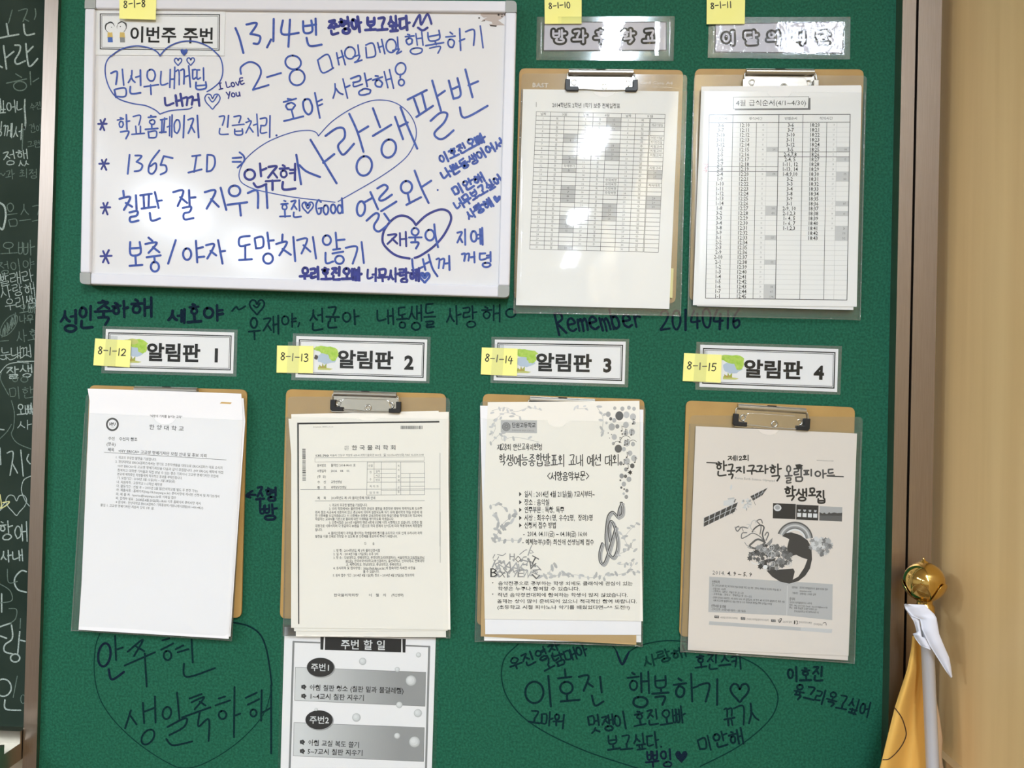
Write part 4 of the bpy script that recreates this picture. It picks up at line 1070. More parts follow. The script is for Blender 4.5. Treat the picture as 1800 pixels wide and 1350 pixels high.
txt = {3: {12: '학력평가'}, 6: {15: '수학여행', 16: '수학여행', 17: '수학여행', 18: '수학여행'}, 9: {2: '개교기념일', 5: '어린이날', 6: '석가탄신일', 7: '지필고사', 8: '지필고사', 9: '지필고사', 12: '지필고사', 16: '체육대회'}}
for c in (3, 6, 9):
    for r, s in gray[c].items():
        b.poly([q(cu[c - 1], r / rows), q(cu[c], r / rows), q(cu[c], (r + 1) / rows), q(cu[c - 1], (r + 1) / rows)], D - 4e-5, ink(198))
        if s: text(b, s, q(cu[c - 1] + .045, (r + .5) / rows), q(cu[c] - .045, (r + .5) / rows), 5, ink(110), D)
    for r, s in txt[c].items():
        text(b, s, q(cu[c - 1] + .012, (r + .5) / rows), q(cu[c] - .012, (r + .5) / rows), 5, ink(80), D)
for r in range(rows + 1):
    seg(b, q(0, r / rows), q(.882, r / rows), .7, D, ink(95)); seg(b, q(.888, r / rows), q(1, r / rows), .7, D, ink(95))
for k, u in enumerate(cu):
    r0 = 1 / rows if k in (2, 5) else 0
    if k == 8:
        seg(b, q(.882, r0 + 1 / rows), q(.882, 1), .7, D, ink(95)); seg(b, q(.888, 1 / rows), q(.888, 1), .7, D, ink(95))
    else:
        seg(b, q(u, r0), q(u, 1), .7, D, ink(95))
for k, s in ((0, '날짜'), (3, '날짜'), (6, '날짜')):
    text(b, s, q(cu[k] + .033, .5 / rows), q(cu[k + 1] - .033, .5 / rows), 5, ink(90), D)
for k, s in ((1, '3월'), (4, '4월'), (7, '5월')):
    text(b, s, q(cu[k] + .09, .5 / rows), q(cu[k + 2] - .09, .5 / rows), 5, ink(90), D)
WD = '월화수목금토일'
for k, (c, first, nd) in enumerate(((0, 5, 31), (3, 1, 30), (6, 3, 31))):
    for r in range(1, nd + 1):
        text(b, '%d' % r, q(cu[c] + (.045 if r > 9 else .05), (r + .5) / rows), q(cu[c + 1] - (.045 if r > 9 else .05), (r + .5) / rows), 4.8, ink(130), D)
        text(b, WD[(first + r - 1) % 7], q(cu[c + 1] + .045, (r + .5) / rows), q(cu[c + 2] - .045, (r + .5) / rows), 5, ink(110), D)
b.build('printing', s5)
paper([(1172, 470), (1184, 472), (1182, 524), (1170, 522)], D0 - 0.0006, 'narrow pale yellow slip peeking out behind the calendar table', TAB, 'paper slip', None, 'paper_slip')
sl = sleeve(((916, 157), (1208, 161), (1197, 556), (902, 551)), ((917, 129), (1208, 131)), 'wrinkled shiny plastic sleeve over the calendar table, nearest the whiteboard', 0.0105, FILM,
       lambda u, v: 0.0004 * math.sin(math.pi * u) + 0.00012 * math.sin(7 * u + 4 * v) * math.sin(5 * v + 1) + 0.00008 * math.sin(23 * v + 5 * u))
EMB = film('embossed_plastic', haze=0.16, rough=0.3)
b = MB(); text(b, 'Card Case A4', z(1255, 195), z(1590, 203), 7.5, EMB, 0.0060); b.build('embossed_lettering', sl); b = MB(); text(b, '325 x 235mm', z(1390, 240), z(1590, 245), 4.4, EMB, 0.0060)
b.build('embossed_lettering', sl); b = MB(); text(b, 'BAST', z(200, 220), z(360, 225), 10, EMB, 0.0060, bold=.03)
b.build('embossed_lettering', sl)

# ---------- upper meal timetable clipboard
clipboard([(1222, 121), (1518.5, 122), (1505, 535), (1212, 528)], (1312, 121), (1431, 122), 'brown clipboard holding the meal timetable, clip partly behind the paper', CHROME, 0.0052)
D0 = 0.0125
paper([(1240, 156), (1510, 154), (1500, 545), (1225, 538)], D0 - 0.0008, 'blank sheet edge showing below the meal timetable', group='blank sheets behind the upper notices')
s6 = paper([(1233, 152), (1513, 149.8), (1514.5, 153), (1506, 539.3), (1218, 536.3)], D0, 'printed meal order timetable in a table with times')
q = quad(((1246.8, 201.9), (1494.4, 201.0), (1488.8, 527.4), (1240.2, 524.2)))
b = MB(); D = D0 + 0.0001
z = Z(1210, 150, 5.625)
b.poly([z(*p) for p in ((460, 235), (1185, 228), (1192, 125), (1207, 125), (1207, 242), (460, 247))], D - 4e-5, ink(120))
ring(b, quad((z(445, 116), z(1192, 110), z(1187, 229), z(443, 234))), (0, 0), (.005, .03), D, ink(70))
text(b, '4월 급식순서(4/1~4/30)', z(470, 175), z(1168, 172), 11.0, ink(50), D)
cu = [0, .168, .336, .411, .494, .666, .835, .907, 1.0]
h0 = .0425; rh = (1 - h0) / 36
LA = '3-6 3-7 3-10 3-11 3-12 3-5 2-5 2-6 2-7 2-8 2-4 1-9 1-10 1-11 1-12 1-13 1-14 1-8 3-2 3-3 3-4 3-8 3-9 3-1 2-2 2-3 2-9 2-10 2-1 1-2 1-3 1-4 1-5 1-6 1-7 1-1'.split()
LB = ['3-6', '3-7', '3-10', '3-11', '3-12', '3-5', '2-6,7,8', '2-4, 5', '1-11, 12', '1-13, 14', '1-8,9,10', '3-2', '3-3', '3-4', '3-8', '3-9', '3-1', '2-9, 10', '2-1,2,3', '1- 4, 5', '1- 6, 7', '1-1,2,3']
SA = {5: '241', 10: '178', 17: '318', 18: '458', 23: '537', 28: '152', 33: '138', 34: '417', 35: '1,346'}
SB = {5: '108', 7: '15', 10: '172', 11: '360', 16: '107', 18: '60', 21: '28', 22: '195', 23: '502'}
NA = [40, 40, 38, 37, 41, 44, 35, 38, 33, 32, 38, 31, 31, 31, 31, 32, 32, 31, 40, 40, 41, 38, 38, 40, 36, 35, 36, 34, 35, 28, 31, 29, 29, 28, 28, 28]
NB = [14, 17, 16, 18, 17, 13, 22, 20, 18, 28, 43, 50, 37, 17, 11, 9, 17, 19, 44, 18, 14, 30]
def ctext(s, u, r, w, h, v, uu=0):
    y = h0 + (r + .5) * rh
    hw_ = sum(adv(c) for c in s) * w / 2
    text(b, s, q(u - hw_, y), q(u + hw_, y), h * 1.06, ink(int(v * .72) if v < 100 else v), D, bold=.016 if v < 100 else 0)
for r in range(36):
    ctext(LA[r], .084, r, .033, 8.4, 70); 
    hh = 12 * 60 + 10 + r; ctext('%d:%02d' % (hh // 60, hh % 60), .252, r, .033, 8.4, 88)
    ctext(str(NA[r]), .385, r, .013, 4.6, 165)
    if r in SA:
        b.poly([q(cu[3], h0 + r * rh), q(cu[4], h0 + r * rh), q(cu[4], h0 + (r + 1) * rh), q(cu[3], h0 + (r + 1) * rh)], D - 4e-5, ink(206)); ctext(SA[r], .465, r, .014, 4.8, 120)
    if r < 22: ctext(LB[r], .58, r, .033, 8.4, 70); ctext(str(NB[r]), .885, r, .013, 4.6, 165)
    if r < 24: hh = 18 * 60 + 20 + r; ctext('%d:%02d' % (hh // 60, hh % 60), .75, r, .033, 8.4, 88)
    if r in SB:
        b.poly([q(cu[7], h0 + r * rh), q(1, h0 + r * rh), q(1, h0 + (r + 1) * rh), q(cu[7], h0 + (r + 1) * rh)], D - 4e-5, ink(208)); ctext(SB[r], .97, r, .014, 4.8, 110)
    for (ua, ub) in ((0, 1),):
        seg(b, q(ua, h0 + r * rh), q(ub, h0 + r * rh), .4, D - 2e-5, ink(202))
for k, u in enumerate(cu):
    v0 = 0 if k in (0, 1, 4, 5, 8) else h0
    seg(b, q(u, v0), q(u, 1), (1.2 if k in (0, 4, 8) else .9) if k not in (3, 7) else .4, D, ink(85 if k not in (3, 7) else 190))
for v, w_ in ((0, 1.2), (h0, .9), (1, 1.2)):
    seg(b, q(0, v), q(1, v), w_, D, ink(85))
for r in (9, 10):
    seg(b, q(0, h0 + r * rh), q(.494, h0 + r * rh), .9, D, ink(95))
for r in (6, 7):
    seg(b, q(.494, h0 + r * rh), q(1, h0 + r * rh), .9, D, ink(95))
for s, u, w_ in (('반별순서', .084, .045), ('중식시간', .33, .048), ('반별순서', .58, .045), ('석식시간', .83, .048)):
    text(b, s, q(u - w_, h0 / 2), q(u + w_, h0 / 2), 5.6, ink(85), D)
PINK = mat('pink_pen', (206, 150, 156), rough=0.7)
raw(b, z, [[(150, 775), (195, 790), (160, 825), (200, 770), (170, 860)], [(150, 840), (195, 845)], [(180, 860), (170, 820)]], .7, PINK, D)
b.build('printing', s6)
sleeve(((1218, 160), (1522, 163), (1513, 563), (1208, 556)), ((1220, 131), (1524, 133)), 'clear plastic sleeve over the meal timetable, at upper right', 0.0145, FILM_DULL,
       lambda u, v: 0.008 * math.sin(math.pi * u) * (1 - .4 * v) + 0.0001 * math.sin(5 * u + 6 * v) * math.sin(4 * v) + 0.00004 * math.sin(19 * v + 7 * u))

# ---------- lower clipboard 1
clipboard([(157, 677), (434, 685), (424, 1086), (142, 1079)], (237, 679), (347, 682), 'brown clipboard mostly hidden behind a university letter, first of the lower row', RUBBER, 0.0052)
D0 = 0.0135
paper([(158, 692), (428, 700), (431, 740), (405, 1119), (140, 1103)], D0 - 0.0009, 'white sheet edge showing behind the university letter', PAPER_C)
s1 = paper([(154, 683), (288, 687), (424, 692), (427, 735), (414, 950), (402, 1123), (138, 1107), (145, 1000), (153, 800), (157, 734), (161, 733), (158, 708)], D0, 'printed university letter with round seal, lower half blank', PAPER_C)
z = Z(130, 700, 5.625); b = MB(); D = D0 + 0.0001
b.poly([z(*p) for p in ((1460, 36), (1560, 42), (1548, 58), (1440, 52))], D, OCHRE)
for r0, r1, v in ((64, 62, 70),):
    b.disc(z(380, 259), 11.3, 11.8, D, ink(78), 28); b.disc(z(380, 259), 8.2, 8.6, D + 3e-5, PAPER_C, 28)
text(b, 'HYU', z(350, 254), z(412, 256), 6.5, ink(60), D + 6e-5, bold=.05); text(b, '1939', z(362, 284), z(398, 285), 2.6, ink(120), D + 6e-5)
lines(b, [('"사랑의 가치를 높이는 교육"', z(750, 175), z(1070, 186), 5), ('한 양 대 학 교', z(742, 284), z(1088, 303), 8.6), ('수신', z(338, 396), z(405, 400), 6.4), ('수신자 참조', z(445, 402), z(628, 408), 6.4), ('(경유)', z(320, 452), z(415, 457), 6.4), ('제목', z(335, 508), z(398, 512), 6.4),
  ('<HY ERICA> 고교생 명예기자단 모집 안내 및 홍보 의뢰', z(438, 520), z(1315, 570), 6.4)], ink(84), D, bold=.012)
seg(b, z(300, 535), z(1505, 610), .8, D, ink(120))
T1 = [('1. 귀교의 무궁한 발전을 기원합니다.', 410, 583, 818, 607), ('2. 한양대학교 ERICA캠퍼스에서는 경기도 고등학생들을 대상으로 ERICA캠퍼스 대표 소식지', 410, 625, 1470, 690), ('<HY ERICA>의 고교생 명예기자단을 다음과 같이 모집합니다. (HY ERICA) 제작에 직접', 430, 668, 1478, 735),
      ('참여하고 대학생 기자들과 직접 만날 수 있는 좋은 기회이니 고교생 명예기자단 모집에', 430, 710, 1428, 773), ('본교에 재학중인 학생들에게 적극적인 홍보를 부탁드립니다.', 428, 748, 1072, 790), ('가. 모집기간 : 2014년 3월 12일(수) ~ 3월 28일(금)', 428, 787, 1000, 822), ('나. 지원자격 : 고등학교 1~2학년 재학생', 422, 827, 872, 856),
      ('다. 활동기간 : 선발 후 ~ 2015년 2월 말(단위학교별 별도 후 변경 가능)', 420, 867, 1225, 918), ('라. 제출서류 : 홈페이지(http://ik.hanyang.ac.kr) 공지사항에 게시된 신청서 및 자기소개서', 418, 905, 1440, 972), ('마. 제 출 처 : hyerica@hanyang.ac.kr로 이메일 접수', 415, 947, 1012, 985),
      ('바. 합격자 발표 : 2014년 4월 29일(화) 18:00 이후 홈페이지 공지사항 게시', 413, 987, 1255, 1042), ('※ 문의처 : 한양대학교 ERICA캠퍼스 기획홍보처 커뮤니케이션팀(031-400-4421)', 412, 1025, 1280, 1085), ('붙임 1. 고교생 명예기자단 지원서 양식 1부. 끝.', 262, 1055, 795, 1090)]
for s, x0, y0, x1, y1 in T1:
    text(b, s, z(x0, y0), z(x1, y1), 5.2, ink(120), D, bold=.01)
seg(b, z(610, 1008), z(915, 1028), .5, D, ink(140))
b.build('printing', s1)
sleeve(((148.5, 726), (431, 739), (408, 1127), (124.4, 1109)), ((151, 692), (432, 700)), 'clear plastic sleeve around the university letter, first of the lower row', 0.0155, FILM_SOFT,
       lambda u, v: 0.0005 * math.sin(6 * u + 3 * v), notch=(.5, .07, .036))

# ---------- lower clipboard 2
clipboard([(503, 684), (784, 692), (777, 1093), (492, 1087)], (587, 686.5), (697, 690), 'brown clipboard with open metal clip above the bordered society letter')
D0 = 0.0088
paper([(516, 728), (771, 722), (784, 1120), (520, 1118.7)], D0 - 0.0016, 'longest white sheet hanging lowest behind the bordered society letter', PAPER_W)
paper([(512, 728), (789, 724), (787, 1108.5), (517, 1109.5)], D0 - 0.0008, 'white sheet peeking above and below the bordered society letter', PAPER_W)
s2 = paper([(507, 736), (787, 731), (789, 900), (791.7, 1107), (511.7, 1103.5), (512, 800)], D0, 'printed society letter with thick black border lines and barcodes', PAPER_W)
z = Z(490, 720, 5.625); z_ = Z(490, 900, 5.625); b = MB(); D = D0 + 0.0001
b.poly([z(*p) for p in ((182, 130), (1588, 113), (1588, 128), (198, 146))], D, ink(28))
b.poly([z(182, 130), z(198, 146), z_(203, 1108), z_(192, 1108)], D + 1e-5, ink(36))
R = random.Random(3)
def barcode(q, n):
    u = 0
    while u < 1:
        w_ = R.choice((.012, .018, .03)); b.poly([q(u, 0), q(min(1, u + w_), 0), q(min(1, u + w_), 1), q(u, 1)], D, ink(80)); u += w_ + R.choice((.012, .02))
barcode(quad((z(1205, 160), z(1422, 160), z(1422, 193), z(1205, 193))), 30)
barcode(quad((z(265, 388), z(268, 706), z(234, 706), z(232, 388))), 30)
text(b, 'document_140401_01_01', z(340, 170), z(540, 170), 3.2, ink(110), D)
text(b, '사단', z(648, 368), z(692, 368), 4, ink(90), D); text(b, '법인', z(648, 390), z(692, 390), 4, ink(90), D)
text(b, '한 국 물 리 학 회', z(720, 378), z(1160, 376), 8.4, ink(60), D, bold=.015)
text(b, '135-703', z(360, 455), z(495, 455), 4.6, ink(70), D, bold=.03)
text(b, '서울시 강남구 역삼동 635-4 과학기술회관 801호  ☎ 02-556-4737(대) FAX 02-554-1643', z(505, 452), z(1435, 446), 4.4, ink(80), D)
ring(b, quad((z(357, 476), z(1438, 465), z(1438, 508), z(357, 520))), (0, 0), (.002, .06), D, ink(110))
for s, x0, y0, x1 in (('문서번호', 380, 553, 468), ('물학인 2014-04-01 호', 515, 551, 760), ('시행일자', 380, 608, 468), ('2014.   04.   01.', 515, 607, 705), ('(경  유)', 380, 663, 466), ('수    신', 382, 718, 468), ('교장선생님', 515, 716, 625), ('참    조', 382, 772, 468), ('과학담당선생님', 515, 769, 668),
                      ('제    목', 382, 875, 468), ('2014학년도 제 1차 물리인증제 개최 안내', 518, 874, 955)):
    text(b, s, z(x0, y0), z(x1, y0 - 1), 5.2, ink(66), D, bold=.012)
for (a, c, e, f) in ((875, 520, 1442, 518), (875, 588, 1160, 588), (945, 632, 1160, 632), (945, 673, 1160, 673), (875, 717, 1440, 715), (875, 787, 1160, 787), (870, 845, 1442, 842), (215, 790, 1595, 785), (360, 903, 1442, 900), (1207, 632, 1440, 630), (1207, 674, 1440, 672), (1207, 758, 1440, 757), (1015, 800, 1440, 798)):
    seg(b, z(a, c), z(e, f), .6, D, ink(120))
for (a, c, e, f) in ((875, 518, 870, 845), (943, 518, 943, 717), (1015, 518, 1013, 845), (1162, 518, 1162, 842), (1207, 518, 1207, 842), (1442, 518, 1442, 842), (1298, 630, 1298, 842), (1595, 430, 1595, 1350)):
    seg(b, z(a, c), z(e, f), .6, D, ink(120))
seg(b, z_(1597, 0), z_(1597, 500), .6, D, ink(130))
for s, x0, y0, x1 in (('선결', 885, 555, 930), ('접', 897, 618, 918), ('수', 897, 690, 918), ('일자', 957, 610, 1003), ('시간', 957, 653, 1003), ('번호', 957, 695, 1003), ('처 리 과', 897, 760, 988), ('담 당 자', 897, 822, 988), ('지', 1175, 557, 1196), ('시', 1175, 597, 1196), ('결', 1175, 662, 1196), ('재', 1175, 700, 1196), ('공', 1175, 770, 1196), ('람', 1175, 812, 1196)):
    text(b, s, z(x0, y0), z(x1, y0), 4.4, ink(95), D)
T2 = [('1. 귀교의 무궁한 발전을 기원합니다.', 500, 944, 878), ('2. 우리 학회에서는 물리학에 대한 관심과 열정을 초중학생 때부터 정착하도록 도와주', 498, 979, 1418), ('면서 결코 사교육에 의존하지 않고 공교육에 의하여 실현되도록 하기 위해 물리학의 학습 수준에 대', 360, 1015, 1418), ('한 인증제를 도입하였습니다. 이 인증제는 초중등 교육과정에 따라 등급기준을 정하였으며 학교에서', 360, 1049, 1418),
      ('학습하는 교과서를 기본으로 물리에 대한 이해력을 평가하도록 하였습니다.', 360, 1082, 1140), ('3. 인증시험은 2010년 9월부터 매년 4회에 5년째 이미 시행해오고 있습니다. 인증은 절', 498, 1116, 1418), ('대평가로 이루어지며 각 등급마다 80점을 기준으로 하되 문제의 난이도에 따라 적용하여서 최종결정', 360, 1150, 1418), ('됩니다.', 360, 1187, 432), ('4. 물리인증제가 과학을 좋아하는 학생들에게 참가를 유도하고 이로 인해 우리나라 과학', 490, 1221, 1418), ('발전을 이끌 인재로 성장할 수 있도록 본 인증제를 홍보하여 주시기 바랍니다.', 360, 1253, 1175)]
for s, x0, y0, x1 in T2:
    text(b, s, z(x0, y0 + 1), z(x1, y0), 5.3, ink(60), D, bold=.012)
for s, x0, y0, x1 in (('다', 845, 312, 866), ('음', 927, 312, 946), ('1. 명 칭 : 2014학년도 제 1차 물리인증시험', 540, 381, 1002), ('2. 일 시 : 2014년 5월 17일(토) 오후 2시', 540, 415, 985), ('3. 장 소 : 강원대학교, 경북대학교, 부경대학교(대연캠퍼스), 서울대학교(교육정보관시', 540, 451, 1440), ('802호), 한국외국어대학교(용인캠퍼스), 울산대학교, 인하대학교, 전북대학', 662, 484, 1440), ('교, 제주대학교, 전남대학교, 충남대학교, 충북대학교', 664, 519, 1212),
                      ('4. 응시자격 및 접수방법 :  http://hub.kps.or.kr 에 접속하면 자세한 사항을', 540, 554, 1352), ('볼 수 있습니다.', 834, 588, 995), ('5. 원서 접수 기간 : 2014년 4월 1일(화) 정오 ~ 2014년 4월 27일(일) 정오까지', 535, 625, 1340), ('한국물리학회장', 543, 822, 790), ('이   철   의', 888, 822, 1062), ('(직인생략)', 1113, 822, 1235)):
    text(b, s, z_(x0, y0 + 1), z_(x1, y0), 5.3, ink(60), D, bold=.012)
for a, c, e, f in ((1320, 465, 1440, 463), (662, 499, 735, 499), (835, 567, 1058, 567)):
    seg(b, z_(a, c), z_(e, f), .5, D, ink(100))
b.build('printing', s2)
sleeve(((503, 733), (791, 737), (792, 1122), (497, 1118)), ((506, 697), (791, 699)), 'clear plastic sleeve around the bordered society letter', 0.0105, FILM_SOFT, lambda u, v: 0.0004 * math.sin(5 * u + 3 * v), notch=(.5, .06, .012))

# ---------- lower clipboard 3
clipboard([(849, 692), (1133, 702), (1124, 1106), (838, 1099)], (932, 697), (1046, 702), 'brown clipboard behind the music contest flyer, lever just visible on top', RUBBER, 0.0052)
D0 = 0.0138
paper([(860, 722), (1124, 718), (1127, 1129), (851, 1126)], D0 - 0.0024, 'white sheet at the very back behind the kraft envelope', PAPER)
paper([(852, 730), (1117, 735), (1118.5, 1133.5), (845, 1118.5)], D0 - 0.0016, 'brown kraft envelope sticking out below the music contest flyer', KRAFT, 'envelope', None, 'kraft_envelope')
paper([(844, 713), (1131, 720), (1127, 1116), (853, 1115)], D0 - 0.0008, 'white sheet between the music contest flyer and the kraft envelope', PAPER_C)
s3 = paper([(857.5, 707), (1124, 704.6), (1127, 900), (1130, 1092), (852, 1088), (849, 900)], D0, 'grey music contest flyer with leaves, bubbles and a treble clef swirl', PAPER_W)
z = Z(830, 690, 5.625); z_ = Z(830, 900, 5.625); b = MB(); D = D0 + 0.0001
b.poly([z(*p) for p in ((283, 272), (640, 275), (640, 402), (283, 396))], D, ink(188))
for r in (38, 28, 18, 9):
    b.stroke([z(*p) for p in ell(337, 338, r, r * 1.05)], 1.0, D + 3e-5, ink(85))
text(b, '단원고등학교', z(392, 322), z(628, 324), 9, ink(50), D + 3e-5, bold=.02); text(b, 'DANWON HIGH SCHOOL', z(394, 372), z(615, 378), 3.8, ink(120), D + 3e-5)
ho(b, '제28회 안산교육지원청', z(246, 538), z(692, 540), 11, 1.15, ink(50), D)
ho(b, '학생예능종합발표회 교내 예선 대회', z(262, 668), z(1457, 668), 20, 1.7, ink(52), D)
ho(b, '서양음악부문', z(775, 825), z(1122, 826), 15, 1.5, ink(46), D); b.stroke([z(770, 795), z(745, 825), z(770, 855)], 1.4, D, ink(46), smooth=False); b.stroke([z(1128, 795), z(1153, 825), z(1128, 855)], 1.4, D, ink(46), smooth=False)
for s, y, x1 in (('일시 : 2014년 4월 21일(월) 7교시부터~', 1005, 1212), ('장소 : 음악실', 1085, 765), ('연주부문 : 독창, 독주', 1160, 910), ('시상 : 최우수1명, 우수2명,  장려3명', 1240, 1195), ('신청서 접수 방법', 1313, 832)):
    b.poly([z(465, y - 22), z(490, y), z(465, y + 22)], D, ink(45)); text(b, s, z(515, y), z(x1, y), 11.5, ink(36), D, bold=.016)
text(b, '-  2014. 04.11(금) ~ 04.18(금) 16:00', z_(505, 215), z_(1138, 218), 10.5, ink(36), D, bold=.016); text(b, '- 예체능부(3층) 최신애 선생님께 접수', z_(495, 295), z_(1205, 300), 10.5, ink(36), D, bold=.016)
for s, x0, y, x1 in (('음악전공으로 공부하는 학생 외에도 클래식에 관심이 있는', 255, 706, 1588), ('학생은 누구나 참여할 수 있습니다.', 252, 758, 1065), ('작년 음악경연대회에 참여하는 학생이 많지 않았습니다.', 250, 820, 1540), ('올해는 상이 많이 준비되어 있으니 적극적인 참여 바랍니다.', 245, 882, 1630), ('(초등학교 시절 피아노나 악기를 배웠었다면~^^ 도전!!)', 245, 942, 1562)):
    text(b, s, z_(x0, y), z_(x1, y + 2), 7.2, ink(36), D, bold=.014)
for y in (700, 812):
    b.disc(z_(203, y), 1.1, 1.1, D, ink(40), 8)
R = random.Random(11)
def leaf(c, l, w, a, d, M):
    b.disc(c, l, w, d, M, 10, a)
def sprig(zf, pts, v, ls):
    b.stroke([zf(*p) for p in pts], .7, D, ink(v))
    pp = catmull(pts, 4)
    for k, p in enumerate(pp[::2]):
        a = R.uniform(0, 6.28)
        leaf(zf(p[0] + R.uniform(-24, 24), p[1] + R.uniform(-24, 24)), ls * R.uniform(1.0, 1.7), ls * .62, a, D + R.random() * 4e-5, ink(v + 10 + R.randint(-12, 14)))
for (zf, pts, v, ls) in ((z, [(195, 180), (330, 150), (430, 190), (560, 150), (690, 175)], 192, 3.0), (z, [(200, 320), (260, 240), (340, 200), (480, 240)], 196, 3.0), (z, [(195, 490), (290, 400), (300, 470), (420, 440), (660, 490)], 188, 3.2), (z, [(195, 430), (230, 350), (215, 290)], 190, 3),
                         (z, [(200, 1110), (270, 1110), (340, 1160)], 176, 3.6), (z, [(230, 1350), (260, 1260), (210, 1190)], 178, 4.2), (z, [(320, 1340), (400, 1270), (440, 1190)], 180, 4.2), (z_, [(215, 300), (300, 280), (460, 280)], 176, 4.2), (z_, [(210, 280), (270, 180), (310, 110), (400, 40)], 172, 4.4),
                         (z_, [(690, 640), (760, 600), (800, 510)], 178, 4.2), (z_, [(780, 640), (860, 620), (910, 590)], 180, 4.0), (z_, [(950, 650), (1010, 620), (1100, 640), (1190, 650), (1280, 630)], 184, 3.4), (z_, [(1300, 650), (1340, 610), (1440, 620), (1560, 590), (1630, 600)], 180, 3.6), (z_, [(1450, 520), (1540, 510), (1600, 490), (1560, 560)], 184, 3),
                         (z_, [(1480, 220), (1540, 330), (1590, 360)], 182, 3.6), (z_, [(1500, 250), (1560, 180), (1620, 120)], 184, 3.4), (z_, [(1460, 410), (1530, 380), (1590, 290)], 182, 3.2), (z, [(1240, 150), (1290, 240), (1290, 330), (1270, 400)], 178, 3.6), (z, [(1020, 150), (1050, 160), (1140, 155)], 200, 2.4)):
    sprig(zf, pts, v, ls)
for (x, y, r, v) in ((1455, 230, 40, 100), (1345, 215, 24, 170), (1370, 260, 15, 110), (1525, 220, 30, 196), (1405, 275, 20, 178), (1435, 335, 20, 150), (1380, 340, 32, 176), (1328, 300, 12, 190), (1590, 240, 30, 190), (1520, 320, 28, 186), (1600, 300, 16, 170), (1580, 390, 30, 186), (1520, 400, 24, 182), (1405, 440, 26, 188),
                     (1395, 505, 14, 160), (1445, 555, 36, 96), (1530, 500, 30, 190), (1590, 510, 20, 176), (1560, 600, 24, 186), (1500, 560, 20, 190), (1600, 650, 28, 188), (1530, 680, 30, 186), (1470, 700, 18, 130), (1583, 725, 22, 90), (1520, 760, 18, 150), (1478, 825, 22, 150), (1516, 828, 16, 96), (1550, 858, 24, 172), (1465, 868, 9, 110), (1500, 905, 22, 176), (1475, 940, 11, 100), (1530, 970, 16, 140), (1503, 955, 9, 120), (1498, 1000, 12, 190), (1524, 1032, 18, 150), (1485, 160, 20, 176), (1550, 150, 18, 180), (1600, 160, 18, 186), (1410, 155, 16, 180), (1345, 400, 5, 110), (1378, 415, 5, 110), (1358, 450, 4, 110), (1485, 410, 9, 120)):
    b.disc(z(x, y), r / 5.625, r * 1.12 / 5.625, D + R.random() * 5e-5, ink(v), 18)
for (x, y) in ((1480, 330), (1515, 360), (1575, 370), (1460, 440), (1510, 470), (1535, 460), (1530, 590), (1500, 660), (1540, 700), (1590, 260), (1610, 640)):
    b.stroke([z(x, y), z(x + 4, y + 50)], .8, D + 7e-5, ink(50)); b.disc(z(x - 3, y + 50), 1.6, 1.2, D + 7e-5, ink(50), 8); b.stroke([z(x, y), z(x + 20, y + 12)], .8, D + 7e-5, ink(50))
for c, r in (((1520, 480), 52), ((1590, 510), 40), ((1440, 520), 40)):
    b.stroke([z(c[0] + r * math.cos(t), c[1] + r * math.sin(t)) for t in [3.3 + .3 * k for k in range(9)]], .8, D + 6e-5, ink(70))
b.poly([z(1562 + (26 if k % 2 else 14) * math.cos(k * .4488), 790 + (26 if k % 2 else 14) * math.sin(k * .4488)) for k in range(14)], D + 7e-5, ink(45))
# clef-like swirl
for w_, v, dx in ((5.0, 176, 2.5), (4.0, 84, 0), (1.0, 216, .6)):
    b.stroke([(lambda p: (p[0] + dx, p[1] + dx))(z_(*p)) for p in ((1480, -90), (1450, -20), (1440, 50), (1390, 0), (1345, 40), (1325, 160), (1320, 280), (1340, 390), (1390, 450), (1430, 380), (1435, 270), (1400, 130), (1370, 90), (1350, 170), (1365, 290))], w_, D + (.00004 if v == 84 else .00008 if v == 216 else 0), ink(v))
    b.stroke([(lambda p: (p[0] + dx, p[1] + dx))(z_(*p)) for p in ((1420, 150), (1340, 420), (1300, 510), (1265, 490), (1260, 400), (1285, 310))], w_, D + (.00004 if v == 84 else .00008 if v == 216 else 0), ink(v))
    b.stroke([(lambda p: (p[0] + dx, p[1] + dx))(z_(*p)) for p in ((1440, 50), (1480, 20), (1485, -50), (1470, -90))], w_, D + (.00004 if v == 84 else .00008 if v == 216 else 0), ink(v))
# heap of tumbling letters
for (c, x, y, s, v, a) in (('H', 395, 440, 15, 130, 0), ('O', 455, 465, 16, 66, 0), ('T', 612, 478, 19, 96, .5), ('B', 212, 598, 21, 50, 0), ('K', 240, 520, 20, 160, .4), ('N', 300, 540, 20, 168, -.3), ('A', 360, 530, 22, 158, .3), ('X', 300, 615, 14, 110, .1), ('M', 410, 590, 20, 166, .5), ('S', 520, 480, 20, 160, -.4), ('E', 475, 605, 18, 140, 0), ('V', 590, 530, 18, 110, .3), ('L', 625, 625, 16, 104, -.8), ('W', 540, 610, 20, 170, .2), ('R', 270, 585, 22, 172, -.5), ('Y', 350, 605, 20, 150, 0), ('Z', 640, 570, 16, 150, .8), ('P', 578, 405, 15, 170, .3), ('U', 230, 455, 15, 150, .5), ('A', 430, 540, 22, 176, .2), ('K', 490, 545, 20, 172, -.2)):
    cx, cy = z_(x, y); ux, uy = math.cos(a), math.sin(a)
    text(b, c, (cx - ux * s * .38, cy - uy * s * .38), (cx + ux * s * .38, cy + uy * s * .38), s, ink(v), D + 4e-5 + R.random() * 4e-5, bold=.0)
for k in range(26):
    b.disc(z_(R.uniform(210, 660), R.uniform(470, 645)), R.uniform(1.5, 4), R.uniform(1, 2.4), D + R.random() * 3e-5, ink(R.choice((150, 172, 190))), 8, R.uniform(0, 3))
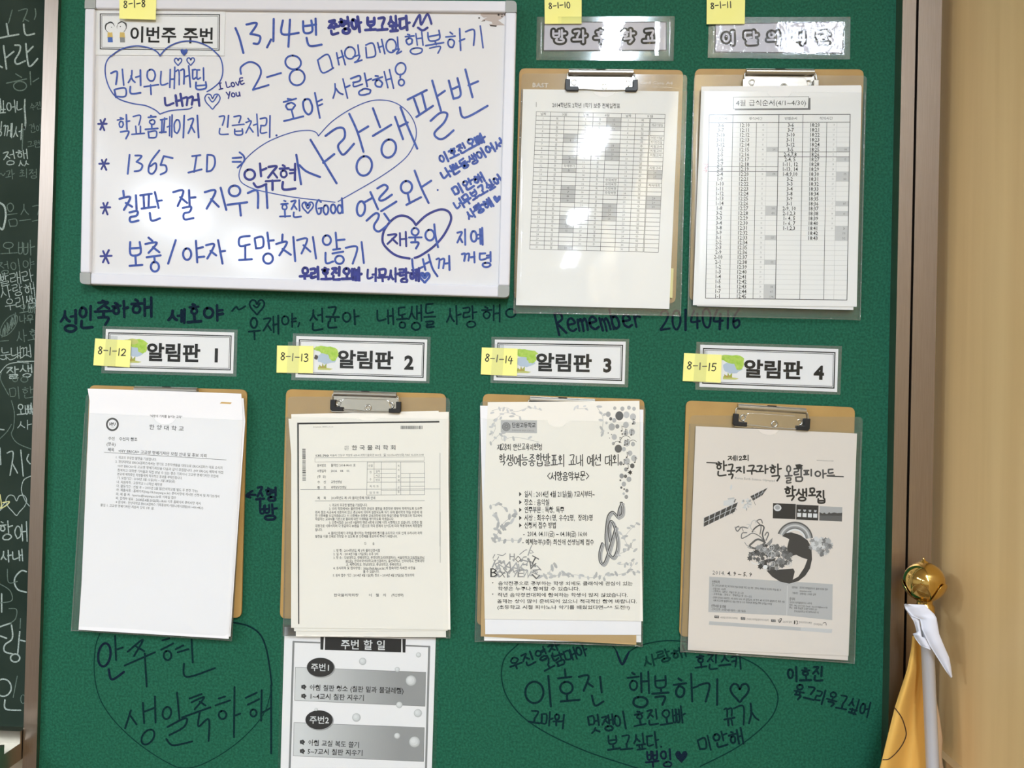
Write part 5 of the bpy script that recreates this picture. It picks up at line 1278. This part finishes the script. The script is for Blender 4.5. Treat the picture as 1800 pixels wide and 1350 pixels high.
for pts in (((470, 420), (520, 380), (540, 375)), ((560, 400), (580, 350), (590, 330)), ((250, 420), (300, 430), (330, 410)), ((600, 600), (690, 640)), ((660, 560), (680, 575))):
    b.stroke([z_(*p) for p in pts], 1.4, D, ink(150))
b.build('printing', s3)
sleeve(((843, 736), (1133, 743), (1130, 1137), (834, 1128)), ((844, 705), (1135, 713)), 'clear plastic sleeve around the music contest flyer', 0.0158, FILM_SOFT, lambda u, v: 0.0005 * math.sin(5 * u + 4 * v), notch=(.47, .06, .03))

# ---------- lower clipboard 4
clipboard([(1206, 704), (1503, 716), (1490, 1128), (1194, 1118.5)], (1297.5, 710), (1417, 718), 'brown clipboard with open metal clip above the earth science poster, last in row')
D0 = 0.0088
paper([(1228, 752), (1500, 764), (1490.5, 1161), (1209, 1142.5)], D0 - 0.0008, 'white sheet edge showing below the earth science poster', PAPER_D)
s4 = paper([(1223, 749), (1506.5, 762), (1499, 960), (1491.5, 1153), (1209, 1141), (1215, 950)], D0, 'earth science olympiad poster with globe, satellite and three small photos', PAPER_D)
z = Z(1190, 740, 5.625); z_ = Z(1190, 930, 5.625); b = MB(); D = D0 + 0.0001
for c, bx in (('제', (503, 342, 578, 392)), ('1', (584, 346, 604, 388)), ('2', (612, 350, 642, 388)), ('회', (650, 338, 714, 392))):
    hbox(b, z, c, bx, 1.8, ink(36), D)
R = random.Random(5)
b.stroke([z(295, 411), z(395, 416)], 2.0, D, ink(40), smooth=False); b.stroke([z(1490, 545), z(1645, 551)], 2.0, D, ink(70), smooth=False)
for c, bx, v in (('한', (385, 400, 492, 545), 38), ('국', (498, 428, 570, 568), 38), ('지', (585, 450, 682, 514), 40), ('구', (695, 438, 782, 525), 40), ('과', (785, 438, 900, 518), 40), ('학', (915, 430, 1030, 592), 42), ('올', (1070, 440, 1138, 615), 78), ('림', (1155, 465, 1245, 597), 74), ('피', (1255, 480, 1345, 542), 78), ('아', (1362, 485, 1475, 562), 78), ('드', (1485, 475, 1555, 560), 78)):
    hbox(b, z, c, bx, 2.9, ink(v), D)
b.poly([z(*p) for p in ((1168, 432), (1215, 426), (1250, 440), (1225, 458), (1222, 475), (1185, 478), (1178, 455))], D + 5e-5, ink(40)); b.stroke([z(1235, 448), z(1240, 480)], .8, D + 5e-5, ink(40))
text(b, 'Korea Earth Science Olympiad', z(572, 562), z(968, 590), 5.2, ink(140), D)
text(b, 'www.kess.or.kr', z(1380, 386), z(1550, 394), 3.4, ink(120), D)
for c, bx in (('학', (1065, 648, 1172, 782)), ('생', (1175, 672, 1285, 790)), ('모', (1305, 665, 1368, 745)), ('집', (1378, 692, 1466, 808))):
    hbox(b, z, c, bx, 3.2, ink(30), D)
# satellite
def panel(zf, A, B, C, E, n, rows_):
    qq = quad((zf(*A), zf(*B), zf(*C), zf(*E)))
    b.poly([qq(0, 0), qq(1, 0), qq(1, 1), qq(0, 1)], D, ink(205))
    for r in range(rows_):
        for k in range(n):
            g = .06
            b.poly([qq((k + g) / n, (r + g) / rows_), qq((k + 1 - g) / n, (r + g) / rows_), qq((k + 1 - g) / n, (r + 1 - g) / rows_), qq((k + g) / n, (r + 1 - g) / rows_)], D + 4e-5, ink(62))
panel(z, (265, 958), (605, 800), (570, 900), (262, 1050), 6, 2); panel(z, (722, 745), (900, 657), (845, 735), (752, 790), 4, 2)
b.poly([z(*p) for p in ((460, 790), (560, 770), (580, 775), (560, 835), (460, 840))], D, ink(212)); b.poly([z(*p) for p in ((500, 765), (565, 755), (570, 768), (505, 778))], D, ink(190)); b.poly([z(*p) for p in ((560, 800), (575, 770), (585, 772), (570, 810))], D + 2e-5, ink(110))
for k in range(34):
    a = R.uniform(0, 6.28); r = R.uniform(10, 62)
    b.disc(z(690 + r * math.cos(a), 820 + r * .9 * math.sin(a)), R.uniform(.8, 3), R.uniform(.6, 2), D + R.random() * 4e-5, ink(R.choice((196, 206, 214, 222, 170))), 8, a)
b.disc(z(535, 655), 2, 5, D, ink(215), 10, .2)
for p in (((575, 860), (592, 880)), ((545, 905), (553, 920)), ((760, 790), (775, 830))):
    b.stroke([z(*p[0]), z(*p[1])], .8, D, ink(120))
# three small photographs
for k, (x0, y0, x1, y1) in enumerate(((950, 812, 1175, 972), (1180, 826, 1400, 984), (1410, 842, 1635, 994))):
    sk = .045
    qq = quad((z(x0, y0), z(x1, y0 + (x1 - x0) * sk), z(x1 - 4, y1), z(x0 - 3, y1 - (x1 - x0) * sk)))
    b.poly([qq(0, 0), qq(1, 0), qq(1, 1), qq(0, 1)], D, ink((40, 46, 176)[k]))
    if k == 0:
        b.poly(blob(qq, .2, .3, .17, .22, w=.03), D + 3e-5, ink(222)); b.poly(blob(qq, .2, .28, .11, .14, w=.03), D + 5e-5, ink(170))
    if k == 1:
        for j in range(4):
            u = .14 + j * .24
            b.poly(blob(qq, u, .36, .06, .1, w=.05), D + 3e-5, ink(190)); b.poly([qq(u - .09, .55), qq(u + .09, .55), qq(u + .09, .82), qq(u - .09, .82)], D + 3e-5, ink(226)); b.poly(blob(qq, u, .25, .07, .07), D + 4e-5, ink(30))
    if k == 2:
        pts = [(0, 1), (0, .5)] + [(t / 14, .5 + R.uniform(-.12, .08)) for t in range(15)] + [(1, 1)]
        b.poly([qq(*p) for p in pts], D + 3e-5, ink(70)); b.poly([qq(0, .66), qq(1, .6), qq(1, 1), qq(0, 1)], D + 5e-5, ink(96))
# swirling ornament
for pts, w_, v in ((((870, 1215), (830, 1150), (750, 1110), (690, 1140), (640, 1160), (645, 1110), (690, 1105)), 1.8, 120), (((870, 1200), (800, 1170), (740, 1210), (720, 1240), (780, 1260), (860, 1215)), 3.4, 96), (((865, 1190), (845, 1120), (860, 1050), (820, 1030), (770, 1060), (745, 1095)), 2.4, 80), (((820, 1120), (830, 1040), (790, 990), (830, 975), (845, 1010)), 1.6, 90),
                   (((880, 1180), (905, 1120), (890, 1100), (870, 1130)), 2.0, 110), (((700, 1060), (640, 1050), (600, 1090), (580, 1060), (610, 1040)), 2.0, 110), (((640, 1050), (570, 1050)), 1.0, 130), (((780, 1100), (730, 1060), (740, 1000), (770, 980), (780, 1010)), 1.0, 180), (((730, 1250), (690, 1230), (670, 1200)), 1.0, 140), (((700, 1250), (730, 1260), (740, 1240)), 1, 150), (((640, 1050), (655, 1090)), 1.2, 120), (((700, 1060), (720, 1030), (690, 1020)), 1, 190)):
    b.stroke([z(*p) for p in pts], w_, D, ink(v))
# globe with rainbow, clouds of small motifs
for r, v in ((180, 90), (165, 160), (150, 205), (135, 150), (120, 120), (108, 230)):
    b.poly([z(1165 + r * math.cos(t), 1175 + r * math.sin(t)) for t in [math.pi + .35 + (math.pi - .45) * k / 24 for k in range(25)]] + [z(1165 + (r - 15) * math.cos(t), 1175 + (r - 15) * math.sin(t)) for t in [2 * math.pi - .10 - (math.pi - .45) * k / 24 for k in range(25)]], D + (180 - r) * 3e-7, ink(v))
b.disc(z_(1110, 305), 225 / 5.625, 230 / 5.625, D + 3e-5, PAPER_D, 48)
b.poly([z_(*p) for p in ((1090, 180), (1110, 100), (1070, 80), (1040, 70), (1075, 40), (1130, 32), (1220, 60), (1290, 110), (1330, 180), (1335, 300), (1315, 390), (1270, 460), (1200, 515), (1110, 540), (1020, 520), (940, 470), (885, 410), (1150, 390), (1165, 420), (1145, 500), (1200, 470), (1260, 380), (1290, 300), (1230, 280), (1180, 255), (1130, 265), (1090, 240))], D + 5e-5, ink(58))
for k in range(170):
    a = R.uniform(0, 6.28); r = math.sqrt(R.random())
    if k < 120:
        x, y = 930 + 215 * r * math.cos(a), 280 + 125 * r * math.sin(a); dk = (60, 84, 104, 128, 150) if x < 950 else (110, 130, 150, 90)
    else:
        x, y = 1425 + 100 * r * math.cos(a), 165 + 95 * r * math.sin(a); dk = (120, 150, 175, 196, 215)
    n = R.randint(5, 8); rr = R.uniform(14, 34) / 5.625; c = z_(x, y)
    b.poly([(c[0] + rr * (1 if j % 2 else .6) * math.cos(j * math.pi / n + a), c[1] + rr * (1 if j % 2 else .6) * math.sin(j * math.pi / n + a)) for j in range(2 * n)], D + 6e-5 + k * 3e-7, ink(R.choice(dk)))
for (x, y, r) in ((935, 258, 36), (945, 345, 24), (1112, 345, 22), (865, 195, 16), (935, 185, 24)):
    b.stroke([z_(*p) for p in ell(x, y, r, r)], 1.0, D + 1.3e-4, ink(205)); b.stroke([z_(x - r * .7, y), z_(x + r * .7, y)], .7, D + 1.3e-4, ink(205)); b.stroke([z_(x, y - r * .7), z_(x, y + r * .7)], .7, D + 1.3e-4, ink(205))
b.stroke([z_(735, 325), z_(770, 345), z_(820, 345)], 1.2, D + 1.3e-4, ink(230)); b.disc(z_(873, 375), 4, 3.6, D + 1.3e-4, ink(235), 12)
b.poly([z_(880, 150), z_(945, 85), z_(940, 130), z_(915, 165)], D + 1.3e-4, ink(140))
text(b, '2014.', z_(350, 428), z_(478, 436), 9, ink(90), D); text(b, '4. 9 ~ 5. 9', z_(498, 437), z_(742, 450), 9.2, ink(40), D, bold=.02)
b.poly([z_(*p) for p in ((320, 470), (900, 505), (1540, 545), (1535, 900), (1085, 855), (310, 820))], D + 2e-5, ink(186))
b.stroke([z_(1092, 560), z_(1085, 850)], .7, D + 4e-5, ink(220), smooth=False)
for s, x0, y0, x1, y1, h, v in (('신청자격', 345, 522, 422, 526, 5.2, 60), ('전국 고등학교에 재학 중인 지구과학에 관심과 흥미를 가지고 있는 학생 · 고등부는 주제탐구로 학교장의 추천을 받은 자', 345, 556, 1030, 604, 3.6, 90), ('- 모집인원 : 000명', 345, 588, 482, 596, 3.6, 90), ('- 고등부(A) : 일반고 · 자율고 등 고1~고2', 345, 612, 660, 634, 3.6, 90), ('- 고등부(B) : 과학고 · 영재학교 등 고1~고2', 345, 640, 740, 668, 3.6, 90),
                             ('- 신청자 중에서 서류전형, 1차 온라인 교육, 2차 집중교육, 3차 평가, 4차 지구과학 올림피아드 최종 선발', 345, 676, 1065, 720, 3.6, 90), ('국제 지구과학 올림피아드 대표 학생 등 우수 학생에게 특전을 주며 상장을 수여함', 358, 706, 940, 742, 3.6, 90), ('신청서류 및 방법', 338, 758, 485, 770, 5.2, 60), ('- 온라인신청 : 2014년 4월 9일(수) ~ 5월 9일(금)', 338, 790, 680, 812, 3.6, 90),
                             ('신청방법', 1135, 576, 1192, 580, 3.6, 80), ('한국지구과학올림피아드 홈페이지에서 접수', 1212, 580, 1492, 598, 3.6, 80), ('(www.keso.or.kr)', 1212, 610, 1330, 617, 3.4, 80), ('기재사항', 1138, 632, 1195, 636, 3.6, 90), ('신청서는 그대로 입력', 1215, 640, 1375, 648, 3.6, 90), ('문의처', 1112, 690, 1168, 694, 5.2, 60), ('한국지구과학올림피아드 사무국', 1112, 725, 1335, 737, 3.6, 90), ('전화 : 042) 229-7125, E-mail : keso2014@kess.or.kr', 1110, 752, 1490, 776, 3.6, 90), ('주소 : 충북 청원군 강내면 다락리 산7', 1110, 778, 1385, 797, 3.6, 90), ('한국교원대학교 지구과학교육과 내', 1158, 812, 1400, 826, 3.6, 90)):
    text(b, s, z_(x0, y0), z_(x1, y1), h * 1.1, ink(int(v * .8)), D + 5e-5, bold=.01)
for x, y in ((393, 868), (653, 884), (953, 906)):
    qq = quad((z_(x - 22, y - 14), z_(x + 22, y - 11), z_(x + 22, y + 14), z_(x - 22, y + 11))); b.poly([qq(0, 0), qq(1, 0), qq(1, 1), qq(0, 1)], D, ink(60))
text(b, '주최', z_(376, 867), z_(410, 869), 3.6, ink(225), D + 4e-5); text(b, '주관', z_(636, 883), z_(670, 885), 3.6, ink(225), D + 4e-5); text(b, '후원', z_(936, 905), z_(970, 907), 3.6, ink(225), D + 4e-5)
for s, x0, y0, x1, y1 in (('사단법인한국지구과학회', 428, 874, 600, 884), ('한국지구과학올림피아드위원회', 686, 890, 908, 902), ('교육과학기술부', 1045, 918, 1135, 920), ('한국과학창의재단', 1205, 922, 1335, 928), ('한국지질자원', 1350, 940, 1440, 946)):
    text(b, s, z_(x0, y0), z_(x1, y1), 3.8, ink(100), D)
b.poly([z_(*p) for p in ((1158, 905), (1170, 905), (1168, 940), (1156, 939))], D, ink(40)); b.stroke([z_(1180, 908), z_(1192, 912), (z_(1190, 922)), z_(1194, 935), z_(1180, 940)], 1.0, D, ink(40)); b.stroke([z_(*p) for p in ((1000, 895), (1015, 925), (1035, 890), (1020, 885), (1018, 915))], 1.2, D, ink(60)); b.stroke([z_(*p) for p in ((1445, 930), (1470, 925), (1475, 950))], 1.0, D, ink(70))
b.poly([z_(*p) for p in ((320, 910), (900, 950), (1535, 990), (1530, 1028), (1220, 1006), (315, 946))], D, ink(204)); b.poly([z_(*p) for p in ((320, 912), (1225, 972), (1222, 1004), (315, 946))], D + 3e-5, ink(190))
b.build('printing', s4)
sleeve(((1211, 745), (1515, 760), (1503, 1167), (1195, 1146)), ((1213, 730), (1517, 733)), 'clear plastic sleeve around the earth science poster, last in row', 0.0105, FILM_SOFT, lambda u, v: 0.0004 * math.sin(5 * u + 3 * v), notch=(.46, .065, .032))

# ------------------------------------------------------------------ duty poster at the bottom
pc = [(500.3, 1102), (766, 1120), (759, 1352), (756, 1500), (489, 1500), (493.5, 1338)]
o = thing('duty_poster', (489, 1500), 0.0006, 'laminated duty poster with dark ovals and grey bubbles, below the second lower clipboard', 'poster')
b = MB(); b.slab(pc, 0.0006, 0.0010, CARD); b.build('card', o)
z = Z(490, 1100, 5.625); b = MB(); D = 0.0011
def frame_line(p0, p1, w_, v):
    b.stroke([z(*p0), z(*p1)], w_, D, ink(v), smooth=False)
frame_line((146, 158), (412, 168), 2.6, 130); frame_line((1256, 196), (1492, 206), 2.6, 130); frame_line((146, 158), (108, 1400), 3.6, 140); frame_line((1488, 206), (1455, 1420), 3.6, 140); frame_line((108, 1400), (90, 2200), 3.6, 140); frame_line((1455, 1420), (1440, 2200), 3.6, 140)
b.poly([z(*p) for p in ((412, 108), (1256, 130), (1252, 265), (1225, 264), (1222, 132), (1213, 131), (1210, 263), (455, 238), (458, 110), (446, 110), (440, 236), (412, 235))], D, ink(36))
text(b, '주번 할 일', z(612, 185), z(1058, 195), 17, ink(222), D + 5e-5, bold=.014, res=2)
for (y0, oy, s0, l1, l2, ly) in ((408, 410, '주번1', '아침 칠판 청소 (칠판 밑과 물걸레질)', '1~4교시 칠판 지우기', 610), (955, 930, '주번2', '아침 교실 복도 쓸기', '5~7교시 칠판 지우기', 1155)):
    k = 0 if y0 == 408 else -14
    TLq, TRq, BRq, BLq = (163 + k, y0), (1456 + k, y0 + 50), (1448 + k, y0 + 390), (155 + k, y0 + 332)
    qq = quad((z(*TLq), z(*TRq), z(*BRq), z(*BLq))); n = 40
    for i in range(n):
        t = i / n
        v = int(218 - 62 * min(1, max(0, (t - .05) / .75)))
        b.poly([qq(i / n, 0), qq((i + 1) / n, 0), qq((i + 1) / n, 1), qq(i / n, 1)], D, ink(v))
    ring(b, qq, (0, 0), (.003, .012), D + 3e-5, ink(130))
    b.disc(z(420 + k, oy + 8), 24.5, 17.5, D + 4e-5, ink(160), 32); b.disc(z(412 + k, oy), 24, 16.8, D + 6e-5, ink(44), 32)
    text(b, s0, z(316 + k, oy), z(512 + k, oy + 4), 13.5, ink(228), D + 9e-5, bold=.01, res=2)
    x1 = 1238 if y0 == 408 else 800
    text(b, l1, z(303 + k, ly), z(x1, ly + (34 if y0 == 408 else 24)), 10.6, ink(36), D + 6e-5, bold=.014)
    text(b, l2, z(303 + k * 1.4, ly + 86), z(848 + k, ly + 86 + 18), 10.6, ink(36), D + 6e-5, bold=.014)
    for yy in (ly - 6, ly + 84):
        for j in range(5):
            a = j * 1.257
            b.disc(z(246 + k + 15 * math.cos(a), yy + 13 * math.sin(a)), 2.3, 1.9, D + 6e-5 + j * 3e-6, ink(60), 10)
        b.stroke([z(250 + k, yy + 20), z(262 + k, yy + 28)], 1.2, D + 6e-5, ink(60))
for (x, y, r) in ((830, 352, 36), (1382, 288, 25), (1172, 432, 25), (1307, 542, 52), (1192, 782, 32), (1376, 864, 40), (768, 907, 42), (1170, 1088, 30), (1342, 1148, 54), (370, 830, 18)):
    for f, v, e in ((1.0, 186, 1), (.9, 204, 2), (.72, 220, 3), (.4, 230, 4)):
        b.disc((z(x, y)[0] - (1 - f) * r * .06, z(x, y)[1] - (1 - f) * r * .06), f * r / 5.625, f * r / 5.625, D + 4e-5 + e * 1e-5, ink(v), 24)
b.build('printing', o)
b = MB(); b.slab([(495, 1097), (772, 1116), (763, 1500), (484, 1500)], 0.0012, 0.0014, FILM_LAM); b.build('laminate_film', o)

# ------------------------------------------------------------------ flagpole leaning in the corner
c_top = P(1624.5, 1022, 0.062)
p_hi = P(1629.5, 1075, 0.064); p_a = P(1631, 1150, 0.070)
p_b = P(1639.5, 1350, 0.0885)
dirv = (p_b - p_a).normalized()
foot = p_a + dirv * ((0.02 - p_a.z) / dirv.z)
fp = bpy.data.objects.new('flagpole', None); fp.empty_display_size = 0.05; fp.location = (foot.x, foot.y, 0.0); COL.objects.link(fp)
props(fp, 'silver flagpole with gold ball finial, yellow flag and white rag, in the corner', 'flagpole')
def lathe(b, c0, axis, prof, M, n=32):
    axis = axis.normalized(); u = axis.cross(Vector((0, 1, 0))).normalized(); w_ = axis.cross(u)
    vs = []; fs = []
    for (r, t) in prof:
        for k in range(n):
            a = 2 * math.pi * k / n
            vs.append(c0 + axis * t + u * (math.cos(a) * r) + w_ * (math.sin(a) * r))
    for i in range(len(prof) - 1):
        for k in range(n):
            j = (k + 1) % n
            fs.append([i * n + k, i * n + j, (i + 1) * n + j, (i + 1) * n + k])
    fs += [list(range(n)), [(len(prof) - 1) * n + k for k in range(n)][::-1]]
    b.add(vs, fs, M)
Lp = (p_a - foot).length
axis = -dirv
RP = 10.6 * (1.1 - 0.08) / F_PX
b = MB(); lathe(b, foot, axis, [(RP, 0), (RP, Lp + 0.045)], POLE, 28); b.build('pole', fp, smooth=True)
b = MB(); lathe(b, Vector((foot.x - 0.0, foot.y, 0.0)), Vector((0, 0, 1)), [(0.040, 0.0), (0.042, 0.012), (0.036, 0.03), (0.026, 0.045), (0.016, 0.06), (0.010, 0.06)], STEEL); b.build('base', fp, smooth=True)
# finial: ribbed socket, ball with a lotus calyx and a small tip
RB = 33.5 * (1.1 - 0.062) / F_PX
fa = Vector((-0.03, 0.03, 1)).normalized()
b = MB()
n = 36; vs = []; fs = []
sock0 = c_top - fa * (RB + 0.022)
u = fa.cross(Vector((0, 1, 0))).normalized(); w_ = fa.cross(u)
for (r, t) in ((0.0105, 0), (0.0105, 0.016), (0.0085, 0.0185), (0.0085, 0.021), (0.010, 0.0235)):
    for k in range(n):
        a = 2 * math.pi * k / n; rr = r * (1 + (.05 if k % 3 == 0 else 0))
        vs.append(sock0 + fa * t + u * (math.cos(a) * rr) + w_ * (math.sin(a) * rr))
for i in range(4):
    for k in range(n):
        j = (k + 1) % n
        fs.append([i * n + k, i * n + j, (i + 1) * n + j, (i + 1) * n + k])
b.add(vs, fs, GOLD)
fin = b.build('finial', fp, smooth=True)
b = MB(); prof = []
for k in range(1, 24):
    t = -math.pi / 2 + math.pi * k / 24
    r = RB * math.cos(t)
    if k in (12,): r *= .985
    prof.append((r, RB * math.sin(t)))
lathe(b, c_top, fa, prof, GOLD, 48); ball = b.build('ball', fin, smooth=True)
b = MB(); lathe(b, c_top + fa * (RB * .97), fa, [(0.0055, -0.001), (0.005, 0.001), (0.002, 0.0025), (0.0012, 0.005), (0.0002, 0.007)], GOLD, 16); b.build('tip', fin, smooth=True)
for j in range(5):
    b = MB(); vs = []; fs = []; n1, n2 = 14, 9
    a0 = j * 2 * math.pi / 5 + 0.95
    for side_ in (0, 1):
        for i in range(n1 + 1):
            t = i / n1; lat = -math.pi / 2 + 0.30 + t * 1.32
            half = 0.62 * math.sqrt(max(0.0, 1 - t ** 2.2)) 
            for k in range(n2 + 1):
                a = a0 + half * (2 * k / n2 - 1)
                e = abs(2 * k / n2 - 1)
                R_ = RB * (1.012 + 0.03 * t * t + (0.016 if (e > .99 or i == n1) else 0)) + (0.0007 if side_ == 0 else 0)
                d_ = u * (math.cos(a) * math.cos(lat)) + w_ * (math.sin(a) * math.cos(lat)) + fa * math.sin(lat)
                vs.append(c_top + d_ * R_)
    m_ = (n1 + 1) * (n2 + 1)
    for i in range(n1):
        for k in range(n2):
            a = i * (n2 + 1) + k
            fs.append([a, a + 1, a + n2 + 2, a + n2 + 1]); fs.append([m_ + a, m_ + a + n2 + 1, m_ + a + n2 + 2, m_ + a + 1])
    for i in range(n1):
        for k in (0, n2):
            a = i * (n2 + 1) + k; c_ = a + n2 + 1
            fs.append([a, c_, m_ + c_, m_ + a])
    b.add(vs, fs, GOLD); b.build('petal', fin, smooth=True)
# flag cloth gathered behind the pole
def rowpts(y):
    L = [(1118, 1604), (1140, 1602), (1180, 1594), (1240, 1574), (1300, 1559), (1350, 1547), (1700, 1470)]
    Rr = [(1118, 1628), (1180, 1640), (1225, 1645), (1260, 1652), (1300, 1657), (1330, 1655), (1350, 1659), (1700, 1664)]
    def f(T):
        for (a, c), (e, g) in zip(T, T[1:]):
            if a <= y <= e: return c + (g - c) * (y - a) / (e - a)
        return T[-1][1]
    return f(L), f(Rr)
def flag_pt(i, j, NU, y):
    xl, xr = rowpts(y); u_ = i / NU
    dd = 0.052 + 0.012 * (y - 1118) / 230.0 + 0.010 * math.sin(u_ * 9.0 + (y - 1118) * .004) * min(1, (y - 1100) / 120.0) - 0.012 * max(0, u_ - .55)
    return P(xl + (xr - xl) * u_, y, max(dd, 0.022))
b = MB(); NU, NV = 40, 40; vs = []; fs = []; ys = [1118 + 480 * (j / NV) ** 1.3 for j in range(NV + 1)]
for side_ in (0, 1):
    for j in range(NV + 1):
        for i in range(NU + 1):
            p = flag_pt(i, j, NU, ys[j]); vs.append(p if side_ == 0 else p + Vector((0, 0.0006, 0)))
M1 = (NU + 1) * (NV + 1); f_lin = []
for j in range(NV):
    for i in range(NU):
        a = j * (NU + 1) + i
        (f_lin if i >= NU - 6 else fs).append([a, a + NU + 1, a + NU + 2, a + 1]); fs.append([M1 + a, M1 + a + 1, M1 + a + NU + 2, M1 + a + NU + 1])
    for i in (0, NU):
        a = j * (NU + 1) + i
        fs.append([a, a + NU + 1, M1 + a + NU + 1, M1 + a])
b.add(vs, fs, FLAGC)
mi_ = b.mi(FLAGB)
for f in f_lin:
    b.f.append(f); b.m.append(mi_)
flag = b.build('flag', fp, smooth=True)
zr = Z(1520, 940, 3.293)
b = MB()
pts = catmull([zr(*p) for p in ((172, 1000), (215, 1060), (238, 1130), (238, 1170), (215, 1220), (180, 1265), (140, 1298), (104, 1302))], 8)
def on_flag(x, y):
    xl, xr = rowpts(y); u_ = min(1, max(0, (x - xl) / (xr - xl)))
    dd = 0.052 + 0.012 * (y - 1118) / 230.0 + 0.010 * math.sin(u_ * 9.0 + (y - 1118) * .004) * min(1, (y - 1100) / 120.0) - 0.012 * max(0, u_ - .55)
    return P(x, y, dd + 0.0007)
vs = []; fs = []
for i, p in enumerate(pts):
    a = pts[max(i - 1, 0)]; c = pts[min(i + 1, len(pts) - 1)]
    tx, ty = c[0] - a[0], c[1] - a[1]; l = math.hypot(tx, ty); tx /= l; ty /= l
    vs += [on_flag(p[0] + ty * .9, p[1] - tx * .9), on_flag(p[0] - ty * .9, p[1] + tx * .9)]
for i in range(len(pts) - 1):
    fs.append([2 * i, 2 * i + 1, 2 * i + 3, 2 * i + 2])
b.add(vs, fs, FLAGL); b.build('emblem_outline', flag)
# white rag tied under the finial
b = MB()
def strip(rows_, M, nsub=6):
    """cloth strip through rows of (left px, left d, right px, right d)"""
    vs = []; fs = []; n = 8
    exp = []
    for r0, r1 in zip(rows_, rows_[1:]):
        for k in range(nsub):
            t = k / nsub; exp.append(tuple((a[0] + (c[0] - a[0]) * t, a[1] + (c[1] - a[1]) * t) if isinstance(a, tuple) else a + (c - a) * t for a, c in zip(r0, r1)))
    exp.append(rows_[-1])
    for side_ in (0, 1):
        for (l, dl, r, dr) in exp:
            for k in range(n + 1):
                t = k / n; dd = dl + (dr - dl) * t + 0.0035 * math.sin(math.pi * t)
                x, y = l[0] + (r[0] - l[0]) * t, l[1] + (r[1] - l[1]) * t
                p = P(*zr(x, y), dd); vs.append(p if side_ == 0 else p + Vector((0, .0005, 0)))
    m_ = len(exp) * (n + 1)
    for i in range(len(exp) - 1):
        for k in range(n):
            a = i * (n + 1) + k
            fs.append([a, a + n + 1, a + n + 2, a + 1]); fs.append([m_ + a, m_ + a + 1, m_ + a + n + 2, m_ + a + n + 1])
        for k in (0, n):
            a = i * (n + 1) + k
            fs.append([a, a + n + 1, m_ + a + n + 1, m_ + a])
    b.add(vs, fs, M)
strip([((228, 404), .080, (262, 402), .088), ((240, 432), .084, (345, 405), .092), ((272, 470), .086, (402, 458), .092), ((320, 490), .088, (416, 482), .094), ((330, 545), .090, (432, 575), .094), ((375, 640), .090, (452, 625), .094), ((435, 735), .088, (490, 712), .090), ((470, 790), .088, (500, 765), .088), ((498, 828), .086, (508, 824), .086)], RAG)
strip([((228, 404), .080, (240, 400), .070), ((236, 432), .082, (300, 440), .074), ((280, 495), .084, (330, 465), .080), ((290, 520), .080, (322, 500), .084), ((302, 566), .080, (325, 545), .086), ((278, 574), .078, (330, 590), .088), ((295, 605), .080, (350, 598), .088), ((318, 636), .082, (390, 655), .088)], RAG)
strip([((318, 500), .078, (345, 560), .088), ((322, 560), .078, (372, 640), .088), ((320, 640), .080, (384, 668), .088)], RAG)
b.build('white_rag', fp, smooth=True)

bpy.data.objects.remove(_fo); bpy.data.curves.remove(_fc)
for o_ in list(COL.objects):
    if o_.type == 'MESH':
        o_.data.validate()
